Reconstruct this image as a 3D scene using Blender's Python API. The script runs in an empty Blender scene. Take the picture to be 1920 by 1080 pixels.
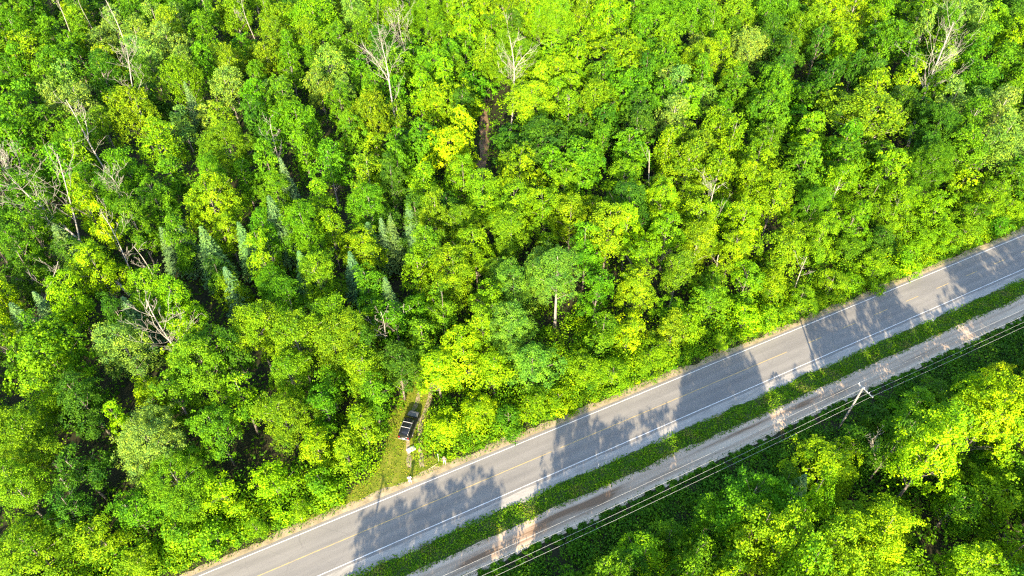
import bpy, bmesh, math, random
import numpy as np
from mathutils import Vector, Matrix

# ------------------------------------------------------------------ camera, sky, sun, exposure
scene = bpy.context.scene
COL = scene.collection
cam_d = bpy.data.cameras.new('camera')
cam_d.sensor_width = 36.0
cam_d.lens = 36.0 * 1290 / 1920
cam_d.clip_start = 0.5
cam_d.clip_end = 6000
cam = bpy.data.objects.new('camera', cam_d)
COL.objects.link(cam)
cam.location = (0, 0, 88)
cam.rotation_euler = (math.radians(45), 0, 0)
scene.camera = cam

SUN_EL = 23.0
world = bpy.data.worlds.new('World')
scene.world = world
world.use_nodes = True
wn = world.node_tree.nodes
wl = world.node_tree.links
wn.clear()
sky = wn.new('ShaderNodeTexSky')
sky.sky_type = 'NISHITA'
sky.sun_disc = False
sky.sun_elevation = math.radians(SUN_EL)
sky.sun_rotation = math.radians(180)
sky.air_density = 1.0
sky.dust_density = 1.0
bg = wn.new('ShaderNodeBackground')
bg.inputs['Strength'].default_value = 0.140
wo = wn.new('ShaderNodeOutputWorld')
wl.new(sky.outputs[0], bg.inputs[0])
wl.new(bg.outputs[0], wo.inputs[0])

sun_d = bpy.data.lights.new('sun', 'SUN')
sun_d.energy = 4.3
sun_d.angle = math.radians(0.55)
sun_d.color = (1.0, 0.825, 0.555)
sun = bpy.data.objects.new('sun', sun_d)
COL.objects.link(sun)
sun.location = (0, -60, 120)
sun.rotation_euler = (math.radians(90 - SUN_EL), 0, math.radians(-2.5))

vs = scene.view_settings
vs.view_transform = 'Standard'
vs.look = 'None'
vs.gamma = 1.0
vs.use_curve_mapping = False
vs.exposure = 2.1
scene.cycles.pixel_filter_type = 'BLACKMAN_HARRIS'
scene.cycles.filter_width = 1.25
scene.cycles.use_denoising = False
scene.cycles.max_bounces = 8
scene.cycles.diffuse_bounces = 2
scene.cycles.transmission_bounces = 4

# ------------------------------------------------------------------ helpers
R = math.radians
NR = np.random.default_rng(11)
O2 = np.array([-23.15, 44.0])
UD = np.array([math.cos(R(25.4)), math.sin(R(25.4))])      # along the road
ND = np.array([UD[1], -UD[0]])                               # across the road, towards the dirt track


def rp(s, n, z=0.0):
    q = O2 + s * UD + n * ND
    return (q[0], q[1], z)


def tag(o, label=None, cat=None, group=None, kind=None):
    if label: o['label'] = label
    if cat: o['category'] = cat
    if group: o['group'] = group
    if kind: o['kind'] = kind
    return o


def empty(name, loc=(0, 0, 0), rz=0.0):
    o = bpy.data.objects.new(name, None)
    o.empty_display_size = 0.3
    o.location = loc
    o.rotation_euler = (0, 0, rz)
    COL.objects.link(o)
    return o


def link(name, me, mat=None, parent=None):
    o = bpy.data.objects.new(name, me)
    if mat and not me.materials:
        me.materials.append(mat)
    COL.objects.link(o)
    if parent: o.parent = parent
    return o


def npmesh(name, V, F, smooth=False, attrs=None, uv=None):
    """V (n,3) float, F (m,k) int, all faces the same size"""
    me = bpy.data.meshes.new(name)
    V = np.ascontiguousarray(V, dtype=np.float32)
    F = np.ascontiguousarray(F, dtype=np.int32)
    m, k = F.shape
    me.vertices.add(len(V)); me.vertices.foreach_set('co', V.ravel())
    me.loops.add(m * k); me.loops.foreach_set('vertex_index', F.ravel())
    me.polygons.add(m)
    me.polygons.foreach_set('loop_start', np.arange(0, m * k, k, dtype=np.int32))
    me.polygons.foreach_set('loop_total', np.full(m, k, dtype=np.int32))
    me.polygons.foreach_set('use_smooth', np.full(m, smooth, dtype=bool))
    if uv is not None:
        l = me.uv_layers.new(name='UVMap')
        l.data.foreach_set('uv', np.ascontiguousarray(uv[F.ravel()], dtype=np.float32).ravel())
    for an, (typ, dom, data) in (attrs or {}).items():
        a = me.attributes.new(an, typ, dom)
        a.data.foreach_set('color' if typ == 'FLOAT_COLOR' else 'value', np.ascontiguousarray(data, dtype=np.float32).ravel())
    me.update(calc_edges=True)
    return me


def unit(a):
    return a / (np.linalg.norm(a, axis=-1, keepdims=True) + 1e-9)


class MB:
    """collects boxes, tubes and quads, builds ONE mesh"""
    def __init__(self):
        self.v = []; self.f = []

    def raw(self, v, f):
        b = len(self.v)
        self.v += [tuple(p) for p in v]
        self.f += [tuple(i + b for i in q) for q in f]
        return self

    def box(self, c, s, rot=None):
        hx, hy, hz = s[0] / 2, s[1] / 2, s[2] / 2
        v = [Vector((x, y, z)) for z in (-hz, hz) for x, y in ((-hx, -hy), (hx, -hy), (hx, hy), (-hx, hy))]
        if rot is not None: v = [rot @ p for p in v]
        v = [p + Vector(c) for p in v]
        return self.raw(v, [(0, 3, 2, 1), (4, 5, 6, 7), (0, 1, 5, 4), (1, 2, 6, 5), (2, 3, 7, 6), (3, 0, 4, 7)])

    def tube(self, pts, rad, seg=6, cap=True):
        pts = [Vector(p) for p in pts]
        rings = []
        ref = Vector((0.31, 0.17, 0.93)).normalized()
        for i, p in enumerate(pts):
            d = (pts[min(i + 1, len(pts) - 1)] - pts[max(i - 1, 0)]).normalized()
            a = d.cross(ref)
            if a.length < 0.15: a = d.cross(Vector((1, 0, 0)))
            a.normalize(); b = d.cross(a)
            r = rad[i] if hasattr(rad, '__len__') else rad
            rings.append([p + (a * math.cos(t) + b * math.sin(t)) * r for t in [2 * math.pi * k / seg for k in range(seg)]])
        v = [q for rg in rings for q in rg]
        f = []
        for i in range(len(pts) - 1):
            for k in range(seg):
                k2 = (k + 1) % seg
                f.append((i * seg + k, i * seg + k2, (i + 1) * seg + k2, (i + 1) * seg + k))
        if cap:
            f.append(tuple(range(seg - 1, -1, -1)))
            f.append(tuple((len(pts) - 1) * seg + k for k in range(seg)))
        return self.raw(v, f)

    def mesh(self, name, smooth=False, bevel=0.0):
        me = bpy.data.meshes.new(name)
        me.from_pydata(self.v, [], self.f)
        if bevel:
            bm = bmesh.new(); bm.from_mesh(me)
            bmesh.ops.bevel(bm, geom=list(bm.edges), offset=bevel, segments=2, affect='EDGES', clamp_overlap=True)
            bm.to_mesh(me); bm.free()
        if smooth:
            me.polygons.foreach_set('use_smooth', [True] * len(me.polygons))
        me.update()
        return me

    def build(self, name, mat, parent=None, smooth=False, bevel=0.0):
        return link(name, self.mesh(name, smooth, bevel), mat, parent)


# ------------------------------------------------------------------ materials
def newmat(name):
    m = bpy.data.materials.new(name)
    m.use_nodes = True
    nt = m.node_tree
    nt.nodes.clear()
    out = nt.nodes.new('ShaderNodeOutputMaterial')
    return m, nt, out


def nd(nt, typ, **kw):
    n = nt.nodes.new(typ)
    for k, v in kw.items():
        setattr(n, k, v)
    return n


def mixc(nt, fac, a, b, mode='MIX'):
    m = nd(nt, 'ShaderNodeMix', data_type='RGBA', blend_type=mode)
    for sock, val in ((m.inputs['Factor'], fac), (m.inputs[6], a), (m.inputs[7], b)):
        if hasattr(val, 'is_linked'): nt.links.new(val, sock)
        elif isinstance(val, (int, float)): sock.default_value = val
        else: sock.default_value = (*val, 1.0)
    return m.outputs[2]


def noise(nt, vec, scale, detail=4, rough=0.6):
    n = nd(nt, 'ShaderNodeTexNoise')
    n.inputs['Scale'].default_value = scale
    n.inputs['Detail'].default_value = detail
    n.inputs['Roughness'].default_value = rough
    if vec is not None: nt.links.new(vec, n.inputs['Vector'])
    return n.outputs['Fac']


def ramp(nt, fac, stops):
    r = nd(nt, 'ShaderNodeValToRGB')
    el = r.color_ramp.elements
    while len(el) < len(stops): el.new(0.5)
    for e, (p, c) in zip(el, stops):
        e.position = p
        e.color = (*c, 1.0) if hasattr(c, '__len__') else (c, c, c, 1.0)
    nt.links.new(fac, r.inputs[0])
    return r.outputs[0]


def coords(nt, what='Object', scale=(1, 1, 1)):
    t = nd(nt, 'ShaderNodeTexCoord')
    mp = nd(nt, 'ShaderNodeMapping')
    mp.inputs['Scale'].default_value = scale
    nt.links.new(t.outputs[what], mp.inputs[0])
    return mp.outputs[0]


def plain(name, col, rough=0.5, metal=0.0, vary=0.15, nscale=6.0, spec=0.5, coat=0.0):
    m, nt, out = newmat(name)
    b = nd(nt, 'ShaderNodeBsdfPrincipled')
    v = coords(nt)
    f = noise(nt, v, nscale, 5)
    c = mixc(nt, f, tuple(x * (1 - vary) for x in col), tuple(min(1, x * (1 + vary)) for x in col))
    nt.links.new(c, b.inputs['Base Color'])
    b.inputs['Roughness'].default_value = rough
    b.inputs['Metallic'].default_value = metal
    b.inputs['Specular IOR Level'].default_value = spec
    b.inputs['Coat Weight'].default_value = coat
    nt.links.new(b.outputs[0], out.inputs[0])
    return m


def leafmat(name, mode, base=None, trans=0.20, rough=0.58, spec=0.12):
    """mode 'object': colour of the object; 'attr': colour attribute 'leafcol'; 'base': given colour"""
    m, nt, out = newmat(name)
    at = nd(nt, 'ShaderNodeAttribute', attribute_name='tint')
    if mode == 'object':
        c0 = mixc(nt, 1.0, nd(nt, 'ShaderNodeObjectInfo').outputs['Color'], nd(nt, 'ShaderNodeAttribute', attribute_name='leafcol', attribute_type='INSTANCER').outputs['Color'], 'ADD')
    elif mode == 'attr':
        c0 = nd(nt, 'ShaderNodeAttribute', attribute_name='leafcol').outputs['Color']
    else:
        c0 = nd(nt, 'ShaderNodeRGB').outputs[0]
        c0.default_value = (*base, 1)
    nz = noise(nt, coords(nt, 'Object'), 0.38, 3, 0.6)
    hue = ramp(nt, nz, [(0.36, (0.78, 0.92, 1.0)), (0.64, (1.14, 1.08, 0.9))])
    c0 = mixc(nt, 1.0, c0, hue, 'MULTIPLY')
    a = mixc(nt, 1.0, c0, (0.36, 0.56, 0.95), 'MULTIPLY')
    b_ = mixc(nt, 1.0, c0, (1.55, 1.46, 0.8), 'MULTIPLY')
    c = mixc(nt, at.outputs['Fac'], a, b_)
    p = nd(nt, 'ShaderNodeBsdfPrincipled')
    p.inputs['Roughness'].default_value = rough
    p.inputs['Specular IOR Level'].default_value = spec
    nt.links.new(c, p.inputs['Base Color'])
    t = nd(nt, 'ShaderNodeBsdfTranslucent')
    nt.links.new(mixc(nt, 1.0, c, (1.25, 1.25, 0.55), 'MULTIPLY'), t.inputs['Color'])
    mx = nd(nt, 'ShaderNodeMixShader')
    mx.inputs[0].default_value = trans
    nt.links.new(p.outputs[0], mx.inputs[1]); nt.links.new(t.outputs[0], mx.inputs[2])
    nt.links.new(mx.outputs[0], out.inputs[0])
    return m


def groundmat(name, stops, scale, uvmode=False, stretch=(1, 1, 1), scale2=None, bump=0.3, rough=0.9, attr=None, attrcol=None):
    m, nt, out = newmat(name)
    v = coords(nt, 'UV' if uvmode else 'Object', stretch)
    f = noise(nt, v, scale, 8, 0.65)
    v2 = coords(nt, 'Object')
    f2 = noise(nt, v2, scale2 or scale * 9, 6, 0.7)
    mx = nd(nt, 'ShaderNodeMath', operation='MULTIPLY_ADD')
    nt.links.new(f2, mx.inputs[0]); mx.inputs[1].default_value = 0.5
    sub = nd(nt, 'ShaderNodeMath', operation='MULTIPLY_ADD')
    nt.links.new(f, sub.inputs[0]); sub.inputs[1].default_value = 1.1; sub.inputs[2].default_value = -0.30
    nt.links.new(sub.outputs[0], mx.inputs[2])
    c = ramp(nt, mx.outputs[0], stops)
    if attr:
        a = nd(nt, 'ShaderNodeAttribute', attribute_name=attr)
        mm = nd(nt, 'ShaderNodeMath', operation='MULTIPLY', use_clamp=True)
        nt.links.new(a.outputs['Fac'], mm.inputs[0])
        fr = ramp(nt, f, [(0.32, 0.0), (0.55, 1.6)])
        nt.links.new(fr, mm.inputs[1])
        c = mixc(nt, mm.outputs[0], c, attrcol)
    p = nd(nt, 'ShaderNodeBsdfPrincipled')
    p.inputs['Roughness'].default_value = rough
    p.inputs['Specular IOR Level'].default_value = 0.2
    nt.links.new(c, p.inputs['Base Color'])
    if bump:
        bp = nd(nt, 'ShaderNodeBump')
        bp.inputs['Strength'].default_value = bump
        bp.inputs['Distance'].default_value = 0.06
        nt.links.new(f2, bp.inputs['Height'])
        nt.links.new(bp.outputs[0], p.inputs['Normal'])
    nt.links.new(p.outputs[0], out.inputs[0])
    return m


def asphaltmat():
    m, nt, out = newmat('asphalt')
    uv = coords(nt, 'UV', (1, 1, 1))
    st = coords(nt, 'UV', (0.05, 1.1, 1))
    f = noise(nt, st, 1.4, 6, 0.6)
    big = noise(nt, coords(nt, 'UV', (0.12, 0.3, 1)), 1.0, 4, 0.55)
    fine = noise(nt, uv, 22, 6, 0.75)
    add = nd(nt, 'ShaderNodeMath', operation='ADD'); nt.links.new(f, add.inputs[0]); nt.links.new(big, add.inputs[1])
    add2 = nd(nt, 'ShaderNodeMath', operation='MULTIPLY_ADD'); nt.links.new(fine, add2.inputs[0]); add2.inputs[1].default_value = 0.7
    nt.links.new(add.outputs[0], add2.inputs[2])
    half = nd(nt, 'ShaderNodeMath', operation='MULTIPLY'); nt.links.new(add2.outputs[0], half.inputs[0]); half.inputs[1].default_value = 0.37
    c = ramp(nt, half.outputs[0], [(0.28, (0.146, 0.140, 0.134)), (0.5, (0.202, 0.191, 0.176)), (0.72, (0.266, 0.250, 0.226))])
    # wheel paths
    sep = nd(nt, 'ShaderNodeSeparateXYZ'); nt.links.new(uv, sep.inputs[0])
    wv = nd(nt, 'ShaderNodeMath', operation='MULTIPLY'); nt.links.new(sep.outputs[1], wv.inputs[0]); wv.inputs[1].default_value = 2 * math.pi / 1.65
    sn = nd(nt, 'ShaderNodeMath', operation='SINE'); nt.links.new(wv.outputs[0], sn.inputs[0])
    sc = nd(nt, 'ShaderNodeMath', operation='MULTIPLY_ADD'); nt.links.new(sn.outputs[0], sc.inputs[0]); sc.inputs[1].default_value = 0.05; sc.inputs[2].default_value = 1.0
    cv = nd(nt, 'ShaderNodeCombineColor')
    for i in range(3): nt.links.new(sc.outputs[0], cv.inputs[i])
    c = mixc(nt, 1.0, c, cv.outputs[0], 'MULTIPLY')
    # cracks
    vo = nd(nt, 'ShaderNodeTexVoronoi', feature='DISTANCE_TO_EDGE')
    dn = nd(nt, 'ShaderNodeMix', data_type='VECTOR')
    wn_ = nd(nt, 'ShaderNodeTexNoise'); wn_.inputs['Scale'].default_value = 0.7; wn_.inputs['Detail'].default_value = 5
    nt.links.new(uv, wn_.inputs['Vector'])
    dn.inputs['Factor'].default_value = 0.25
    nt.links.new(uv, dn.inputs[4]); nt.links.new(wn_.outputs['Color'], dn.inputs[5])
    nt.links.new(dn.outputs[1], vo.inputs['Vector']); vo.inputs['Scale'].default_value = 0.32
    ck = ramp(nt, vo.outputs['Distance'], [(0.0, 0.22), (0.012, 0.0)])
    c = mixc(nt, ck, c, (0.07, 0.068, 0.066))
    p = nd(nt, 'ShaderNodeBsdfPrincipled')
    p.inputs['Roughness'].default_value = 0.82
    p.inputs['Specular IOR Level'].default_value = 0.3
    nt.links.new(c, p.inputs['Base Color'])
    bp = nd(nt, 'ShaderNodeBump'); bp.inputs['Strength'].default_value = 0.25; bp.inputs['Distance'].default_value = 0.02
    nt.links.new(fine, bp.inputs['Height']); nt.links.new(bp.outputs[0], p.inputs['Normal'])
    nt.links.new(p.outputs[0], out.inputs[0])
    return m


def paintmat(name, col, wear=0.5):
    """worn road paint: asphalt colour shows where it has worn off"""
    m, nt, out = newmat(name)
    uv = coords(nt, 'UV', (0.35, 3.0, 1))
    f = noise(nt, uv, 3.0, 6, 0.75)
    k = ramp(nt, f, [(wear - 0.12, 0.0), (wear + 0.06, 1.0)])
    c = mixc(nt, k, (0.21, 0.205, 0.20), col)
    p = nd(nt, 'ShaderNodeBsdfPrincipled'); p.inputs['Roughness'].default_value = 0.7
    nt.links.new(c, p.inputs['Base Color'])
    nt.links.new(p.outputs[0], out.inputs[0])
    return m


def barkmat(name, a, b, scale=2.5):
    m, nt, out = newmat(name)
    v = coords(nt, 'Object', (1, 1, 0.22))
    f = noise(nt, v, scale, 7, 0.7)
    c = ramp(nt, f, [(0.3, a), (0.65, b)])
    p = nd(nt, 'ShaderNodeBsdfPrincipled'); p.inputs['Roughness'].default_value = 0.85
    p.inputs['Specular IOR Level'].default_value = 0.15
    nt.links.new(c, p.inputs['Base Color'])
    bp = nd(nt, 'ShaderNodeBump'); bp.inputs['Strength'].default_value = 0.5; bp.inputs['Distance'].default_value = 0.05
    nt.links.new(f, bp.inputs['Height']); nt.links.new(bp.outputs[0], p.inputs['Normal'])
    nt.links.new(p.outputs[0], out.inputs[0])
    return m


M = {}
M['leaf'] = leafmat('leaf', 'object')
M['leaf_mass'] = leafmat('leaf_mass', 'attr')
M['needle'] = leafmat('needle', 'object', trans=0.12, rough=0.6)
M['bark'] = barkmat('bark', (0.10, 0.085, 0.065), (0.24, 0.215, 0.18))
M['pale_bark'] = barkmat('pale_bark', (0.15, 0.135, 0.11), (0.34, 0.315, 0.28))
M['dead_wood'] = barkmat('dead_wood', (0.17, 0.155, 0.13), (0.41, 0.38, 0.33))
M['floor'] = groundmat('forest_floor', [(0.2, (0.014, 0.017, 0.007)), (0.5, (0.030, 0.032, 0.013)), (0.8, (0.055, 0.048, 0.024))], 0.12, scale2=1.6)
M['sand'] = groundmat('sandy_shoulder', [(0.2, (0.16, 0.13, 0.075)), (0.5, (0.33, 0.265, 0.165)), (0.8, (0.46, 0.38, 0.26))], 0.9, scale2=7)
M['gravel'] = groundmat('gravel_shoulder', [(0.2, (0.19, 0.18, 0.16)), (0.5, (0.33, 0.31, 0.28)), (0.8, (0.44, 0.42, 0.385))], 0.7, True, (0.3, 1.6, 1), scale2=9)
M['strip_soil'] = groundmat('strip_soil', [(0.2, (0.03, 0.045, 0.012)), (0.5, (0.05, 0.09, 0.018)), (0.8, (0.11, 0.11, 0.05))], 0.8, scale2=5)
M['dirt'] = groundmat('dirt_track', [(0.22, (0.37, 0.265, 0.18)), (0.48, (0.55, 0.425, 0.31)), (0.8, (0.66, 0.54, 0.41))], 0.8, True, (0.10, 1.5, 1), scale2=5, attr='mud', attrcol=(0.22, 0.14, 0.085))
M['clearing'] = groundmat('clearing_grass', [(0.2, (0.08, 0.12, 0.010)), (0.5, (0.16, 0.19, 0.015)), (0.8, (0.27, 0.23, 0.05))], 0.5, scale2=4)
M['trail'] = groundmat('trail_soil', [(0.2, (0.09, 0.058, 0.032)), (0.5, (0.19, 0.125, 0.075)), (0.8, (0.36, 0.25, 0.16))], 0.5, scale2=3)
M['asphalt'] = asphaltmat()
M['white_paint'] = paintmat('white_paint', (0.70, 0.69, 0.66), 0.42)
M['yellow_paint'] = paintmat('yellow_paint', (0.50, 0.36, 0.14), 0.47)

# foliage colours of the species in this wood
TINT = dict(L=(0.158, 0.285, 0.003), Y=(0.222, 0.355, 0.002), G=(0.088, 0.208, 0.004), O=(0.142, 0.245, 0.005),
            D=(0.050, 0.132, 0.006), P=(0.165, 0.272, 0.034), B=(0.118, 0.238, 0.018))

# ------------------------------------------------------------------ the setting
def smooth_noise(xs, step, amp, seed):
    r = np.random.default_rng(seed)
    k = np.arange(xs.min() - step, xs.max() + 2 * step, step)
    return np.interp(xs, k, r.uniform(-amp, amp, len(k)))


def ribbon(name, n0, n1, z, mat, cols=4, rough0=0.0, rough1=0.0, s0=-330, s1=420, seed=1, parent=None, mud=None, crown=None):
    s = np.concatenate([np.arange(s0, -40, 10.0), np.arange(-40, 180, 0.35), np.arange(180, s1, 10.0)])
    a = n0 + smooth_noise(s, 2.6, rough0, seed) + smooth_noise(s, 0.7, rough0 * 0.5, seed + 1)
    b = n1 + smooth_noise(s, 2.6, rough1, seed + 2) + smooth_noise(s, 0.7, rough1 * 0.5, seed + 3)
    t = np.linspace(0, 1, cols + 1)
    N = a[:, None] * (1 - t) + b[:, None] * t
    S = np.repeat(s[:, None], cols + 1, 1)
    X = O2[0] + S * UD[0] + N * ND[0]
    Y = O2[1] + S * UD[1] + N * ND[1]
    Z = np.full_like(X, z)
    if crown: Z = z + crown(N)
    V = np.stack([X, Y, Z], -1).reshape(-1, 3)
    i = np.arange(len(s) - 1)[:, None] * (cols + 1) + np.arange(cols)[None, :]
    F = np.stack([i, i + 1, i + cols + 2, i + cols + 1], -1).reshape(-1, 4)[:, ::-1]
    at = None
    if mud is not None:
        at = {'mud': ('FLOAT', 'POINT', mud(S, N).ravel())}
    # make faces look up
    uv = np.stack([S.ravel(), N.ravel()], -1)
    me = npmesh(name, V, F, attrs=at, uv=uv)
    if me.polygons[0].normal.z < 0: me.flip_normals()
    return link(name, me, mat, parent)


g = 2600.0
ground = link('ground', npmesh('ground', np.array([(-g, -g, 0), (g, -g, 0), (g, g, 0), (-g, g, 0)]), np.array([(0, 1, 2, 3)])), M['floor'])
tag(ground, kind='structure')
tag(ribbon('road_shoulder', -1.55, 0.3, 0.012, M['sand'], 3, 0.45, 0.0, seed=3), kind='structure')
road = ribbon('road', -0.42, 6.95, 0.022, M['asphalt'], 6, 0.06, 0.10, seed=9)
tag(road, kind='structure')
tag(ribbon('road_shoulder', 6.55, 8.45, 0.013, M['gravel'], 4, 0.0, 0.35, seed=14), kind='structure')
tag(ribbon('grass_verge', 7.7, 12.2, 0.007, M['strip_soil'], 3, 0.2, 0.2, seed=21), kind='structure')


def mudf(S, N):
    m = np.zeros_like(S)
    for s0, n0, ls, ln, a in ((22, 13.0, 5.0, .55, 1.0), (26.5, 12.4, 3.2, .45, .7), (33, 12.9, 4.0, .6, 1.0), (14.5, 13.2, 3.5, .6, .9), (43, 13.3, 5, .3, .6), (70, 12.6, 3, .5, .8), (76, 13.2, 4, .4, .6), (58, 12.3, 6, .3, .4), (95, 13.2, 9, .3, .5), (4, 13, 4, .5, .6)):
        m += a * np.exp(-((S - s0) / ls) ** 2 - ((N - n0) / ln) ** 2)
    m += 0.35 * (np.exp(-((N - 12.35) / .22) ** 2) + np.exp(-((N - 13.75) / .22) ** 2))
    return np.clip(m, 0, 1)


tag(ribbon('dirt_track', 11.15, 14.95, 0.017, M['dirt'], 14, 0.22, 0.28, seed=31, mud=mudf), kind='structure')

# painted lines on the road
ribbon('edge_line', -0.055, 0.055, 0.027, M['white_paint'], 1, 0.012, 0.012, seed=41, parent=road)
ribbon('edge_line', 6.5 - .055, 6.5 + 0.055, 0.027, M['white_paint'], 1, 0.012, 0.012, seed=45, parent=road)


def line_piece(name, a, b, nc, w, mat):
    k = max(2, int((b - a) / 0.5))
    s = np.linspace(a, b, k)
    V = []
    for q in s:
        V.append(rp(q, nc + w / 2, 0.027)); V.append(rp(q, nc - w / 2, 0.027))
    V = np.array(V)
    i = np.arange(k - 1) * 2
    F = np.stack([i, i + 2, i + 3, i + 1], -1)
    uv = np.stack([np.repeat(s, 2), np.tile([nc + w / 2, nc - w / 2], k)], -1)
    me = npmesh(name, V, F, uv=uv)
    if me.polygons[0].normal.z < 0: me.flip_normals()
    return link(name, me, mat, road)


line_piece('centre_line', -200, 30.5, 3.22, 0.12, M['yellow_paint'])
line_piece('centre_line', 32.0, 74.5, 3.22, 0.12, M['yellow_paint'])
q = 79.0
while q < 250:
    line_piece('centre_line', q, q + 3.0, 3.22, 0.12, M['yellow_paint'])
    q += 7.5


def blob_sheet(name, outline, z, mat, seed, amp=0.5, sub=6):
    r = np.random.default_rng(seed)
    pts = []
    k = len(outline)
    for i in range(k):
        a = np.array(outline[i]); b = np.array(outline[(i + 1) % k])
        for j in range(sub):
            p = a + (b - a) * j / sub + r.uniform(-amp, amp, 2)
            pts.append((p[0], p[1], z))
    me = bpy.data.meshes.new(name)
    bm = bmesh.new()
    vs_ = [bm.verts.new(p) for p in pts]
    f_ = bm.faces.new(vs_)
    bmesh.ops.triangulate(bm, faces=[f_])
    bm.normal_update()
    for f2 in bm.faces:
        if f2.normal.z < 0: f2.normal_flip()
    bm.to_mesh(me); bm.free()
    return tag(link(name, me, mat), kind='structure')


CLEAR = [rp(-8, -1.3)[:2], rp(2, -3.0)[:2], rp(6, -4.6)[:2], (-18.6, 55.5), (-18.8, 60), (-17.2, 64), (-15.5, 69), (-13.2, 69), (-13.2, 64), (-12.6, 60), (-12.2, 56.5), rp(13.6, -4.0)[:2], rp(15.5, -2.6)[:2], rp(19, -1.4)[:2], rp(14, -0.9)[:2]]
blob_sheet('clearing', CLEAR, 0.009, M['clearing'], 5, 0.25, 5)
blob_sheet('forest_trail', [(-8.2, 104), (-7.9, 118), (-7.3, 132), (-7.6, 146), (-7.8, 156), (-6.2, 156), (-5.8, 146), (-5.5, 132), (-5.9, 118), (-6.4, 104)], 0.009, M['trail'], 6, 0.4, 5)
for ax in (-16.35, -14.55):     # worn wheel ruts up to the parked vehicle
    blob_sheet('wheel_rut', [(ax + 1.35, 51.6), (ax + .75, 55), (ax + .35, 59), (ax + 1.3, 63), (ax + 2.2, 70), (ax + 2.9, 70), (ax + 1.95, 63), (ax + 1.0, 59), (ax + 1.35, 55), (ax + 2.0, 51.6)][::-1], 0.014, M['sand'], 8, 0.12, 5)

# ------------------------------------------------------------------ foliage
def kites(C, Nn, size, rng, aspect=0.72, fold=0.12):
    """one folded leaf-spray quad per point"""
    m = len(C)
    rv = rng.normal(size=(m, 3))
    t = unit(rv - (rv * Nn).sum(1, keepdims=True) * Nn)
    b = np.cross(Nn, t)
    s = size[:, None]
    asp = aspect * rng.uniform(0.75, 1.2, (m, 1))
    p0 = C - t * s * 0.5
    p1 = C + b * s * 0.5 * asp + Nn * s * fold + t * s * 0.08
    p2 = C + t * s * 0.55
    p3 = C - b * s * 0.5 * asp + Nn * s * fold + t * s * 0.08
    V = np.stack([p0, p1, p2, p3], 1).reshape(-1, 3)
    F = np.arange(4 * m).reshape(m, 4)
    return V, F


def crown_cloud(w, h, base, kind, seed, far=False):
    """leaf-spray points of a crown: returns C, N, size, tint, sprays"""
    r = np.random.default_rng(seed)
    zb = h * base
    ch = h - zb
    cz = zb + ch * 0.48
    nl = {'m': 13, 'f': 14, 'b': 11, 'p': 11}[kind] + int(w / 1.8)
    lobes = []
    for i in range(nl):
        a = r.uniform(0, 2 * math.pi)
        zt = r.uniform(0.0, 1.0)
        prof = math.sqrt(max(0.05, 1 - (2 * (zt * 0.92 + 0.02) - 0.80) ** 2 * 0.95)) if kind != 'b' else math.sqrt(max(0.08, 1 - (zt * 0.93) ** 2))
        rr = w * 0.5 * prof * r.uniform(0.30, 0.88)
        lr = w * r.uniform(0.10, 0.235)
        lobes.append((np.array([rr * math.cos(a), rr * math.sin(a), zb + lr * 0.75 + zt * (ch - 1.55 * lr)]), lr))
    for q in range(2):
        lr = w * r.uniform(.14, .20)
        lobes.append((np.array([w * r.uniform(-.14, .14), w * r.uniform(-.14, .14), h - lr * r.uniform(.8, 1.5)]), lr))
    lobes.append((np.array([0, 0, cz]), w * 0.25))
    if kind == 'm' or kind == 'b':
        sp_r, sp_t, nleaf, ls, dens = 0.64, 0.36, 60, (0.16, 0.33), 1.05
    else:
        sp_r, sp_t, nleaf, ls, dens = 0.46, 0.60, 38, (0.13, 0.25), 1.45
    if far:
        nleaf = int(nleaf * .42); ls = (ls[0] * 1.5, ls[1] * 1.6)
    C = []; Nn = []; S = []; T = []; sprays = []
    for c, lr in lobes:
        k = max(7, int(4 * math.pi * lr * lr * dens / (sp_r * sp_r * 3.0)))
        for j in range(k):
            d = unit(r.normal(size=3))
            if d[2] < -0.55: continue
            p = c + d * lr * (r.uniform(0.75, 1.10) + (r.uniform(.15, .55) if r.random() < .22 else 0)) * np.array([1, 1, 0.95])
            deep = any(np.linalg.norm(p - c2) < l2 * 0.72 for c2, l2 in lobes if c2 is not c)
            if deep: continue
            if r.random() < 0.13: continue
            sr = sp_r * r.uniform(0.5, 1.35)
            out = unit(np.array([p[0], p[1], (p[2] - cz) * 0.9]))
            nrm = unit(out * 0.55 + d * 0.35 + np.array([0, 0, 0.55]) + r.normal(size=3) * 0.22)
            m = int(nleaf * r.uniform(0.75, 1.2) * (sr / sp_r) ** 1.5)
            q = r.normal(size=(m, 3)) * sr * 0.52
            q -= (q @ nrm)[:, None] * nrm * (1 - sp_t)
            rad = np.linalg.norm(q, axis=1)
            # sprays droop at their rim
            C.append(p + q - np.array([0, 0, 1]) * (rad ** 2 / (sr * 2.6))[:, None] * (0.6 if kind != 'f' else 0.25))
            Nn.append(unit(nrm + r.normal(size=(m, 3)) * (0.55 if kind != 'f' else 0.85) + unit(q) * 0.25))
            S.append(r.uniform(*ls, m))
            ct = np.clip(r.normal(0.5, 0.23), 0, 1)
            T.append(np.clip(ct + r.normal(0, 0.20, m), 0, 1))
            sprays.append(p)
    return np.concatenate(C), np.concatenate(Nn), np.concatenate(S), np.concatenate(T), np.array(sprays)


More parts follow.
